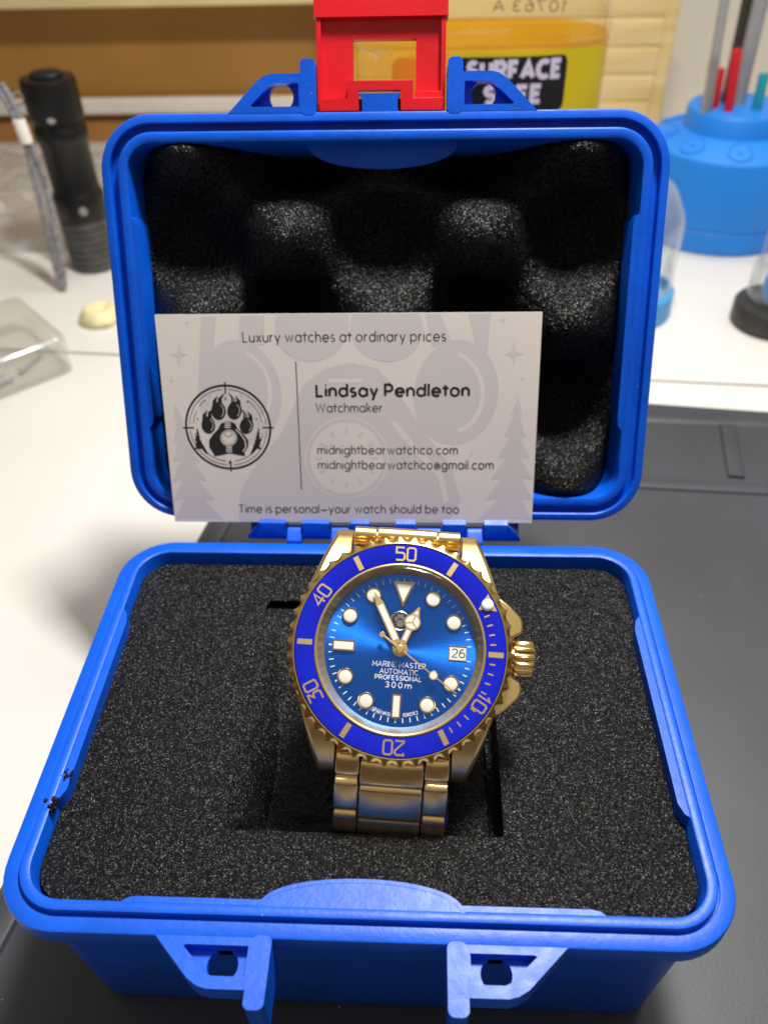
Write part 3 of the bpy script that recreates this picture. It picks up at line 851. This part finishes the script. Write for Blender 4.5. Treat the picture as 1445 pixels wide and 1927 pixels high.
def rows(path, flip):
    for k in range(len(path)):
        p = path[k]; a = path[max(k - 1, 0)]; c = path[min(k + 1, len(path) - 1)]; d = c - a
        step = (path[min(k + 1, len(path) - 1)] - path[max(min(k, len(path) - 2), 0)]).length
        full = (k == 0 and flip)
        cols = [(-10.1, 10.1)] if full else [(-10.15, -5.75), (-5.7, 5.7), (5.75, 10.15)]
        for x0, x1 in cols:
            mid = x0 < 0 < x1
            ext = .55 * (1 if mid else -.2)
            mb = MB().use('gold_link')
            q = p + (d.normalized() * (1.3 if mid and not flip else 0))
            link(mb, x0, x1, q, d, (6.6 if k else 5.4) + ext + (.6 if k > 0 else 0), 3.0 if k else 3.4)
            mb.build('bracelet_link', WATCH)
rows(front, False); rows(back, True)
# clear protective film wrapped over the second row
mb = MB().use('film')
R_ = []
for k in range(9):
    t_ = k / 8; y = 24.9 - 5.2 * t_ + 1.6 * t_ * t_; z = 5.6 - 8.2 * t_
    R_.append([])
    for i in range(41):
        xx = -10.3 + 20.9 * i / 40
        q = to_local(5.85, y - 1.25 - .25 * sin(i * .5 + k) - .12 * sin(i * 1.7), z + .35 * sin(i * .16) + .9)
        R_[-1].append((xx, q.y, q.z))
mb.loft(R_, False, False, closed=False)
mb.build('plastic_film', WATCH, sharp=80)

# ------------------------------------------------------------------ business card
CT = 0.394224
card = MB().use('card')
CW, CH = 88.9, 50.8
card.prism(rr(-CW / 2, CW / 2, 0, CH, .05, 1), -.4, 0)
def art(x, y):      # artwork units to card millimetres
    v = (768 - y) / 752.0 * CH
    xl = 97 - 76 * v / CH; xr = 1370 + 41 * v / CH
    return (-CW / 2 + CW * (x - xl) / (xr - xl), v)
PX = CW / 1330.0
def clampc(p): return (max(-CW / 2 + .1, min(CW / 2 - .1, p[0])), max(.1, min(CH - .1, p[1])))
def blob(pts, z): card.poly([clampc(art(x, y)) for x, y in pts], z)
def ell(cx, cy, rx, ry, rot=0, n=40):
    r = radians(rot)
    return [(cx + rx * cos(a) * cos(r) - ry * sin(a) * sin(r), cy + rx * cos(a) * sin(r) + ry * sin(a) * cos(r)) for a in [2 * pi * k / n for k in range(n)]]
def star(cx, cy, s): return [(cx, cy - s * 1.35), (cx + s * .22, cy - s * .22), (cx + s, cy), (cx + s * .22, cy + s * .22), (cx, cy + s * 1.35), (cx - s * .22, cy + s * .22), (cx - s, cy), (cx - s * .22, cy - s * .22)]
def tree(cx, y0, y1, w, n=5, lean=0):
    L = []; Rr_ = []
    for k in range(n):
        a = y0 + (y1 - y0) * (k + .9) / n; ww = w * (k + 1.2) / n
        L += [(cx - ww + lean * (k + 1), a), (cx - ww * .45 + lean * (k + 1), a - 6)]
        Rr_ += [(cx + ww + lean * (k + 1), a), (cx + ww * .45 + lean * (k + 1), a - 6)]
    return [(cx, y0)] + Rr_ + list(reversed(L))
card.use('card_mark')
Z1 = .012
blob(ell(330, 290, 150, 190, -12), Z1); blob(ell(1105, 290, 150, 185, 10), Z1)
blob(ell(590, 60, 135, 118, -8), Z1 + .003); blob(ell(858, 65, 130, 115, 8), Z1 + .0045)
blob([(190, 25), (245, 25), (235, 140), (180, 250)], Z1 + .006); blob([(330, 22), (420, 22), (420, 120), (330, 130)], Z1 + .006)
blob([(1000, 20), (1050, 20), (1090, 110), (1020, 130)], Z1 + .006); blob([(1150, 20), (1230, 20), (1215, 170), (1180, 140)], Z1 + .006)
blob([(560, 260), (640, 200), (730, 182), (820, 200), (870, 250), (930, 330), (1010, 450), (1090, 560), (1120, 680), (1080, 765), (330, 765), (330, 660), (380, 560), (480, 430)], Z1)
blob(tree(1325, 300, 766, 105, 6, -6), Z1 + .003); blob(tree(95, 325, 766, 90, 6, 14), Z1 + .003)
for cx, cy, s in ((110, 152, 32), (1310, 155, 34), (82, 243, 12), (1160, 507, 11), (1272, 40, 14), (1340, 240, 11), (140, 45, 12)): blob(star(cx, cy, s), Z1 + .009)
card.use('card')
blob(ell(715, 525, 150, 152), Z1 + .006)
card.use('card_mark')
card.ribbon([art(x, y) for x, y in ell(715, 525, 138, 140)], 14 * PX, Z1 + .009, None, True)
for k in range(12):
    a = 2 * pi * k / 12; card.ribbon([art(715 + 88 * cos(a), 525 + 88 * sin(a)), art(715 + 112 * cos(a), 525 + 112 * sin(a))], 11 * PX, Z1 + .009)
card.ribbon([art(715, 525), art(655, 470)], 8 * PX, Z1 + .009); card.ribbon([art(715, 525), art(760, 480)], 8 * PX, Z1 + .012)
card.use('card')
card.ribbon([art(x, y) for x, y in arc(1080, 290, 120, 140, -75, 75, 16)], 16 * PX, Z1 + .006)
card.ribbon([art(x, y) for x, y in arc(310, 290, 130, 150, -70, 40, 16)], 14 * PX, Z1 + .006)
card.ribbon([art(880, 390), art(960, 490), art(1050, 590), art(1070, 690)], 20 * PX, Z1 + .009)
card.ribbon([art(650, 245), art(770, 245)], 14 * PX, Z1 + .009)
# lettering
def cl(s, x0, x1, yb, xh, th, key, track=.42):
    card.use(key)
    p0 = art(x0, yb); p1 = art(x1, yb)
    text(card, s, p0[0], p1[0], p0[1], xh * PX, th * PX, .03, None, track)
cl("Luxury watches at ordinary prices", 343, 1068, 110, 23, 4.0, 'grey_print', .42)
cl("Lindsay Pendleton", 608, 1150, 299, 28, 8.8, 'dark_print', .46)
cl("Watchmaker", 606, 842, 355, 21, 3.8, 'grey_print', .40)
cl("midnightbearwatchco.com", 612, 1109, 508, 21, 4.0, 'grey_print', .42)
cl("midnightbearwatchco@gmail.com", 614, 1235, 563, 21, 4.0, 'grey_print', .42)
cl("Time is personal-your watch should be too", 330, 1112, 731, 21, 4.0, 'grey_print', .40)
card.use('grey_print'); card.ribbon([art(533, 178), art(553, 642)], 3.6 * PX, .03)
# round paw emblem, unit radius = outer ring
EC = art(288, 411); ER = 10.35
def E2(x, y):
    xx = x + .0748 * (697 - y)
    return (EC[0] + (xx - 727) / 575 * ER, EC[1] - (y - 697) / 575 * ER)
def eb(pts, z): card.poly([E2(x, y) for x, y in pts], z)
def er(pts, w, z, closed=False): card.ribbon([E2(x, y) for x, y in pts], w / 575 * ER, z, None, closed)
card.use('dark_print')
K = .03
card.ribbon(circ(EC[0], EC[1], ER * .985, 96), ER * .05, K, None, True)
def earc(r, a0, a1, w): card.ribbon(arc(EC[0], EC[1], ER * r, ER * r, a0, a1, 26), ER * w, K)
for a0, a1 in ((5, 85), (95, 175), (185, 265), (275, 355)): earc(.90, a0, a1, .014)
for a0, a1 in ((8, 52), (128, 142), (150, 172), (190, 262), (278, 350)): earc(.81, a0, a1, .014)
for a in (0, 90, 180, 270):
    c, s = cos(radians(a)), sin(radians(a))
    card.ribbon([(EC[0] + c * ER * .80, EC[1] + s * ER * .80), (EC[0] + c * ER * 1.06, EC[1] + s * ER * 1.06)], ER * .035, K + .004)
def sh(x): return x
toes = ((598, 470, 98, 122, -6), (812, 466, 98, 122, 6), (460, 662, 92, 118, -10), (975, 672, 92, 112, 10))
for cx, cy, rx, ry, ro in toes:
    eb(ell(cx, cy, rx, ry, ro), K + .008)
    for dx, hgt, bend in ((-52, 190, 45), (18, 228, 70)):
        sgn = 1 if cx < 700 else -1
        bx = cx + sgn * dx
        eb([(bx - 30, cy - ry * .62), (bx - 24, cy - hgt * .75), (bx + sgn * bend, cy - hgt - 18), (bx + 24, cy - hgt * .70), (bx + 32, cy - ry * .62)], K + .012)
eb([(700, 612), (630, 640), (590, 720), (520, 790), (470, 870), (470, 960), (520, 1040), (545, 1090), (640, 1075), (750, 1048), (860, 1072), (960, 1090), (950, 1040), (1000, 960), (1000, 870), (940, 790), (860, 720), (820, 640), (760, 612)], K + .012)
eb(tree(308, 690, 1000, 62, 6, 4) , K + .008)
eb([(270, 850), (340, 850), (460, 1060), (420, 1050)], K + .012)
eb(tree(1140, 690, 1000, 62, 6, -4), K + .008)
eb([(1180, 850), (1110, 850), (1030, 1060), (1070, 1050)], K + .012)
for cx, cy, s in ((690, 305, 26), (985, 345, 20), (412, 335, 18), (318, 578, 20), (1108, 582, 20), (752, 1178, 30), (485, 268, 10), (895, 266, 10), (345, 460, 9), (1052, 462, 9), (430, 860, 9), (1042, 860, 9), (1010, 430, 8), (440, 385, 8), (668, 1140, 9), (845, 1140, 9), (300, 645, 8), (1130, 640, 8)): eb(star(cx, cy, s), K + .008)
card.use('card')
for cx, cy, rx, ry, ro in toes:
    er([(cx + rx * .70 * cos(a), cy + ry * .72 * sin(a)) for a in [radians(-70 + 130 * k / 12) for k in range(13)]], 7, K + .016)
    for dx in (-12,): er([(cx + dx, cy - ry * 1.02), (cx + dx + (6 if cx < 700 else -6), cy - ry * 1.7)], 8, K + .02)
er([(830, 720), (900, 790), (955, 870), (970, 960), (930, 1030)], 13, K + .016)
for y in (632, 662, 692): er([(680, y), (760, y)], 15, K + .016)
for y in (965, 995, 1025): er([(700, y), (782, y)], 15, K + .016)
eb(ell(735, 838, 112, 112), K + .016)
card.use('dark_print')
er(ell(735, 838, 98, 98), 8, K + .02, True)
er([(735, 830), (675, 792)], 9, K + .02); er([(735, 830), (790, 785)], 9, K + .024)
for k in range(12):
    a = 2 * pi * k / 12; er([(735 + 66 * cos(a), 838 + 66 * sin(a)), (735 + 82 * cos(a), 838 + 82 * sin(a))], 7, K + .02)
# the card leans back against the lid; top edge leans on the foam
co = card.build('business_card', weld=False, sharp=30)
co.location = (-7.69 * MM, 97.53 * MM, (3.23 + RIM) * MM)
co.rotation_euler = (Matrix.Rotation(.0044, 3, 'Z') @ Matrix.Rotation(pi / 2 - CT, 3, 'X') @ Matrix.Rotation(.0038, 3, 'Z')).to_euler()
tag(co, "pale business card with a black paw emblem leaning against the open lid", "business card")

# ------------------------------------------------------------------ flashlight with lanyard
t = thing('flashlight', "black metal flashlight standing on its ribbed head at the left", "flashlight", (-166, 360, -.4))
FR = 14.0
mb = MB().use('black_metal')
mb.lathe([(r_ * .9, z) for r_, z in [(13.6, 27), (14.1, 28), (14.1, 38), (13.2, 40), (12.6, 41), (12.6, 62), (13.2, 64), (14.0, 66), (14.0, 70), (13.2, 71), (13.2, 74), (14.2, 75), (14.2, 90.5), (13.6, 92), (12.0, 92.3), (8.5, 92.3), (8.2, 91.6), (.1, 91.6)]], 56, None, True)
body = mb.build('barrel', t)
mb = MB().use('knurl')
prof = [(11, 0), (13.5, .2)]
for k in range(7):
    z = 1.5 + k * 3.6; prof += [(14.0, z), (14.0, z + 2.2), (13.3, z + 2.5), (13.3, z + 3.3)]
prof += [(13.9, 27)]
mb.lathe([(r_ * .9, z) for r_, z in prof], 56, None, True, True); mb.build('ribbed_head', t)
mb = MB().use('black_metal'); mb.lathe([(7.6, 91), (7.6, 93.4), (6.6, 94.4), (3, 94.9), (.1, 95)], 36); mb.build('tail_button', t)
mb = MB().use('steel')
mb.prism(circ(0, 0, 2.0, 20, 1.3), -.4, .8, lambda x, y, z: (2.5 + x, -12.7 - z, 76.5 + y)); mb.build('side_slot', t)
mb = MB().use('steel')
mb.prism(circ(0, 0, 2.2, 20), -.4, .9, lambda x, y, z: (5.5 + x, -11.3 - z, 33.5 + y)); mb.build('switch_button', t)
mb = MB().use('steel')
mb.tube([(-12.6 + 2.6 * cos(a), -8 + 1.0 * cos(a), 85 + 2.8 * sin(a)) for a in [2 * pi * k / 20 for k in range(21)]], .7, 8, False); mb.build('lanyard_ring', t)
mb = MB().use('cord')
def sm(pts, n=8):
    P = [Vector(p) for p in pts]; out = []
    for i in range(len(P) - 1):
        p0 = P[max(i - 1, 0)]; p1 = P[i]; p2 = P[i + 1]; p3 = P[min(i + 2, len(P) - 1)]
        for k in range(n):
            u = k / n
            out.append(.5 * ((2 * p1) + (p2 - p0) * u + (2 * p0 - 5 * p1 + 4 * p2 - p3) * u * u + (3 * p1 - p0 - 3 * p2 + p3) * u ** 3))
    out.append(P[-1]); return out
for off, bend in ((0, 0), (3.6, 1.5)):
    mb = MB().use('cord')
    mb.tube(sm([(-20 + off, -12, 92), (-15 + off * .8, -16, 86), (-11.5 + off * .5, -18.5, 78), (-10.0 + off * .5, -19.5, 70), (-10.2 + off, -21 + bend, 50), (-9.6 + off * 1.1, -25, 28), (-9.0 + off, -29, 12), (-8.0 + off * .4, -31.5, 2.2)]), 1.45, 9)
    mb.build('lanyard_cord', t)
mb = MB().use('rail'); mb.lathe([(2.9, 0), (3.0, 1), (3.0, 9), (2.7, 10)], 20, lambda x, y, z: (-9.9 + x + (z - 5) * -.10, -19.0 + y + (z - 5) * .06, 69 + z), True, True); mb.build('lanyard_sleeve', t)

# ------------------------------------------------------------------ left: clear box, rods, putty, crumpled film
ang = radians(43)
t = thing('plastic_box', "clear plastic box with rounded corners at the left edge of the white desk", "box", (-143, 254, -.8), (0, 0, ang))
def bring(i, z): return [(x, y, z) for x, y in rr(-75 + i, 0 - i, 0 + i, 52 - i, 5, 6)]
mb = MB().use('clear_haze')
mb.loft([bring(0.0, .1), bring(0, 9.5), bring(.4, 10)], True, False); mb.build('tray', t)
mb = MB().use('clear_haze')
mb.loft([bring(-.6, 9.0), bring(-.6, 15.6), bring(.2, 16.8), bring(1.5, 17.2)], False, True); mb.build('box_lid', t)
for k, (x0, y0, x1, y1, r_) in enumerate(((-52, 8, -24, 9, 1.6), (-56, 12, -26, 14, 1.4), (-20, 12, -6, 20, 1.1))):
    mb = MB().use('tool_grey')
    mb.tube([(x0, y0, 2.4), ((x0 + x1) / 2, (y0 + y1) / 2, 2.4), (x1, y1, 2.4)], [r_, r_ * .8, r_ * .55], 10)
    o = mb.build('metal_rod'); o.location = Vector((-143 * MM, 254 * MM, -.6 * MM)); o.rotation_euler = (0, 0, ang)
    tag(o, ("thicker grey metal rod lying at the front of the clear box", "thin grey metal rod lying behind the thicker one in the clear box", "short grey metal rod near the corner of the clear box")[k], "rod", "grey rods in the clear box")

mb = MB().use('putty')
rings = []
for r_, z in ((9.3, 0), (10.2, .9), (10.0, 2.6), (8.6, 4.2), (7.2, 6.4), (6.0, 6.9), (4.6, 6.2), (3.2, 4.9), (.3, 4.6)):
    rings.append([((r_ + .7 * noise.noise((cos(a) * 1.6, sin(a) * 1.6, z * .4)) * min(r_, 6) / 4) * cos(a), (r_ + .7 * noise.noise((cos(a) * 1.4, sin(a) * 1.4, 4 + z * .4)) * min(r_, 6) / 4) * sin(a), z + .7 * noise.noise((cos(a) * 1.1, sin(a) * 1.1, 9)) * (1 if z > 3 else 0)) for a in [2 * pi * k / 40 for k in range(40)]])
mb.loft(rings); o = mb.build('putty', sharp=80); o.location = (-145 * MM, 299 * MM, -.4 * MM)
tag(o, "pale yellow lump of putty with a dent on the white desk", "putty")

mb = MB().use('bag')
NXB, NYB = 60, 50; vs = []; fs = []
for j in range(NYB + 1):
    for i in range(NXB + 1):
        x = -120 + 190 * i / NXB; y = -50 + 160 * j / NYB
        h = 9 + 9 * noise.noise((x * .022, y * .022, 1)) + 6 * abs(noise.noise((x * .05, y * .05, 7))) + 2.4 * noise.noise((x * .13, y * .13, 2))
        e = min(i, NXB - i, j, NYB - j) / 8; h = .3 + max(0, h) * min(1, e)
        vs.append((x + 4 * noise.noise((y * .05, 3, 1)), y + 4 * noise.noise((x * .05, 8, 1)), h))
for j in range(NYB):
    for i in range(NXB):
        a = j * (NXB + 1) + i; fs.append((a, a + 1, a + NXB + 2, a + NXB + 1))
mb.add(vs, fs); o = mb.build('plastic_bag', sharp=24); o.location = (-225 * MM, 425 * MM, -.4 * MM)
tag(o, "crumpled clear plastic bag lying behind the black flashlight", "bag")

# ------------------------------------------------------------------ bottle behind the lid
t = thing('bottle', "clear oval bottle of amber liquid with a yellow label behind the blue lid", "bottle", (29, 284, -.4))
def se(a, b, z, n=72, p=2.6, cx=0):
    P = []
    for k in range(n):
        th = 2 * pi * k / n; c, s = cos(th), sin(th)
        P.append((cx + a * (abs(c) ** (2 / p)) * (1 if c > 0 else -1), b * (abs(s) ** (2 / p)) * (1 if s > 0 else -1), z))
    return P
mb = MB().use('bottle')
mb.loft([se(42, 20, 0), se(45.5, 22.5, 2), se(45.8, 22.8, 60), se(46.3, 23, 120), se(46.4, 23, 127), se(45.6, 22.3, 132), se(43, 20.5, 136.5), se(36, 18, 141), se(24, 15, 147), se(14, 12, 152), se(13, 12, 167)], True, False)
bb = mb.build('bottle_body', t)
mb = MB().use('amber')
mb.loft([se(44, 21, 1.5), se(45.0, 22, 4), se(45.2, 22.2, 60), se(45.7, 22.4, 121), se(45.5, 22.3, 122.9)], True, True)
mb.build('liquid', t)
lab = MB().use('label_yellow')
def front(x, z, off=0):
    q = min(1, abs(x) / (46.2 + off)); return (x, -(22.95 + off) * (1 - q ** 2.6) ** (1 / 2.6), z)
def patch(mb, x0, x1, z0, z1, off, r=3.0, n=46):
    vs = []; fs = []; m_ = 14
    for i in range(n + 1):
        x = x0 + (x1 - x0) * i / n; d = min(x - x0, x1 - x); cut = r - sqrt(max(0, r * r - (r - d) ** 2)) if d < r else 0
        for j in range(m_ + 1): vs.append(front(x, z0 + cut + (z1 - z0 - 2 * cut) * j / m_, off))
    for i in range(n):
        for j in range(m_): fs.append((i * (m_ + 1) + j, (i + 1) * (m_ + 1) + j, (i + 1) * (m_ + 1) + j + 1, i * (m_ + 1) + j + 1))
    mb.add(vs, fs)
patch(lab, -12, 43.6, 12, 121.4, .15, 3.5)
lab.use('label_black'); patch(lab, -9.0, 29.6, 102.0, 119.8, .22, 2.2)
lab.use('label_text')
ft = lambda x, y, z: front(x, y, z)
text(lab, "SURFACE", -4.4, 27.2, 113.2, 3.4, 1.75, .30, ft, .52)
text(lab, "SAFE", 1.8, 21.0, 105.4, 3.4, 1.75, .30, ft, .52)
lab.build('front_label', t, weld=False, sharp=80)
lab = MB().use('label_orange'); patch(lab, -31.0, -13, 12, 119.5, .15, 3.5)
lab.build('orange_label', t, weld=False, sharp=80)
lab = MB().use('code_print')
def backp(x, y, z):
    q = front(x, y, .1); return (q[0], -q[1] * .93, q[2])
text(lab, "10763 A", 33, 6, 125.4, 2.4, .45, 0, backp, .5)
lab.build('printed_code', t, weld=False)
for k, (x, z, r_) in enumerate(((-43, 121.6, .9), (-41.2, 121.2, .7), (-39.2, 120.8, 1.1), (-37.2, 120.6, .8), (-35.4, 120.2, 1.2), (-33.3, 121.0, .9), (-31.6, 120.4, .8), (-40.2, 119.5, .8), (-36.4, 118.9, 1.0))):
    mb = MB().use('clear')
    f = front(x, z, -1.0)
    mb.lathe([(.02, -r_), (r_ * .5, -r_ * .86), (r_ * .87, -r_ * .5), (r_, 0), (r_ * .87, r_ * .5), (r_ * .5, r_ * .86), (.02, r_)], 14, lambda x_, y_, z_, f=f: (f[0] + x_, f[1] - 1.6 + y_, f[2] + z_))
    mb.build('bubble', t)

# ------------------------------------------------------------------ tool holder and tools
HX, HYY = 172, 409
t = thing('tool_holder', "sky blue stepped round tool holder standing on the desk at the right", "tool holder", (HX, HYY, -.4))
mb = MB().use('holder')
mb.lathe([(42, 0), (43.3, .8), (43.3, 11.4), (42.8, 11.8), (42.8, 12.4), (43.3, 12.8), (43.3, 44.5), (42.5, 46.4), (40, 47.6), (29, 52), (26.4, 52.8), (26.0, 54), (25.6, 61.5), (24.8, 62.6), (22, 63), (.1, 63)], 96, None, True)
mb.build('holder_body', t)
for k in range(9):
    a = 2 * pi * k / 9 + .35
    mb = MB().use('holder')
    cx, cy = 34.6 * cos(a), 34.6 * sin(a)
    mb.lathe([(6.2, -1), (6.0, .7), (5.3, .9), (4.9, .2), (1.3, .2), (1.1, .9), (.1, .9)], 28, lambda x, y, z, a=a, cx=cx, cy=cy: (cx + (x * cos(a) - y * sin(a)) - 0 * z, cy + (x * sin(a) + y * cos(a)), 49.9 - .40 * (x) + z))
    mb.build('round_recess', t)
tools = [
    ('tool_grey', (152.0, 398, 60), (149.5, 401, 120), 2.3, "clear grey handled screwdriver standing leftmost in the blue holder", 'tool_dark'),
    ('tool_red', (163.3, 398, 59), (161.6, 402, 90), 2.4, "tall red handled screwdriver standing in front in the blue holder", None),
    ('tool_red', (158.0, 404, 59), (157.2, 406, 80.5), 2.0, "short red handled screwdriver standing behind the taller red one", None),
    ('tool_dark', (166.0, 414, 59), (163.5, 416, 190), 2.6, "dark brown handled tool standing behind the red screwdrivers", None),
    ('tool_grey', (171.0, 411, 59), (169.5, 413, 190), 3.8, "thick light grey tube standing in the middle of the blue holder", None),
    ('teal', (177.5, 400, 59), (177.6, 402, 79), 2.5, "teal translucent handled screwdriver standing at the right in the blue holder", None),
]
for key, p0, p1, r_, lab_, top in tools:
    tt = thing('screwdriver', lab_, "tool", p0, group="tools standing in the blue holder")
    d = Vector(p1) - Vector(p0)
    mb = MB().use(key)
    mb.tube([tuple(d * u) for u in (-.05, .02, .5, .95, 1.0)], [r_ * .9, r_, r_, r_, r_ * .8], 16)
    mb.build('handle', tt)
    if top:
        mb = MB().use(top); mb.tube([tuple(d * .45), tuple(d * 1.25)], r_ * .8, 14); mb.build('handle_cap', tt)
        mb = MB().use('clear'); mb.tube([tuple(d * .02), tuple(d * .45)], r_ * 1.25, 16); mb.build('clear_sleeve', tt)

# ------------------------------------------------------------------ clear dome with blue foot
t = thing('dust_cover', "clear bell dome on a light blue ring half hidden behind the lid", "dust cover", (104.5, 309, -.4))
mb = MB().use('cyan')
mb.lathe([(21, 0), (22.2, .6), (22.2, 11.5), (21.4, 12.4), (19.6, 12.6), (19.4, 8), (.1, 8)], 64, None, True); mb.build('foot_ring', t)
mb = MB().use('clear_haze')
mb.lathe([(20.2, 10), (20.6, 14), (20.6, 42), (19.6, 47), (14, 58), (8, 63), (3.2, 65), (3.2, 70), (.1, 70.6)], 64); mb.build('dome', t)

# ------------------------------------------------------------------ glass oil cup at the right edge
t = thing('oil_cup', "clear ribbed glass cup on a round black base at the right edge", "oil cup", (171, 296, -.4))
mb = MB().use('tool_dark'); mb.lathe([(17.5, 0), (18.6, .8), (18.6, 9), (17.6, 10.4), (14, 10.6), (.1, 10.6)], 64, None, True); mb.build('cup_base', t)
mb = MB().use('clear')
P = []
for r_, z in ((13.2, 10.7), (14.0, 13), (14.2, 26), (12.4, 31), (10.6, 32.5), (9.5, 36)):
    P.append([((r_ + (.35 if 12 < z < 27 else 0) * cos(36 * a)) * cos(a), (r_ + (.35 if 12 < z < 27 else 0) * cos(36 * a)) * sin(a), z) for a in [2 * pi * k / 216 for k in range(216)]])
mb.loft(P, False, True); mb.build('ribbed_glass', t)
mb = MB().use('tool_red'); mb.lathe([(9.7, 33.0), (9.9, 33.3), (9.9, 34.4), (9.7, 34.8)], 40); mb.build('red_band', t)
mb = MB().use('cyan'); mb.lathe([(.1, 11.2), (8, 11.2), (8.6, 13), (8, 22), (.1, 23)], 32); mb.build('blue_core', t)
t = thing('acrylic_rod', "thin clear acrylic rod with a brass tip at the right edge", "rod", (168.5, 318, -.4))
mb = MB().use('clear'); mb.tube([(0, 0, .2), (0, 0, 84)], 1.7, 14); mb.build('shaft', t)
mb = MB().use('brass'); mb.tube([(0, 0, 84.1), (0, 0, 86), (-1.5, 0, 90), (-1.0, 0, 95)], [2.6, 3.6, 3.0, 1.2], 14); mb.build('brass_tip', t)
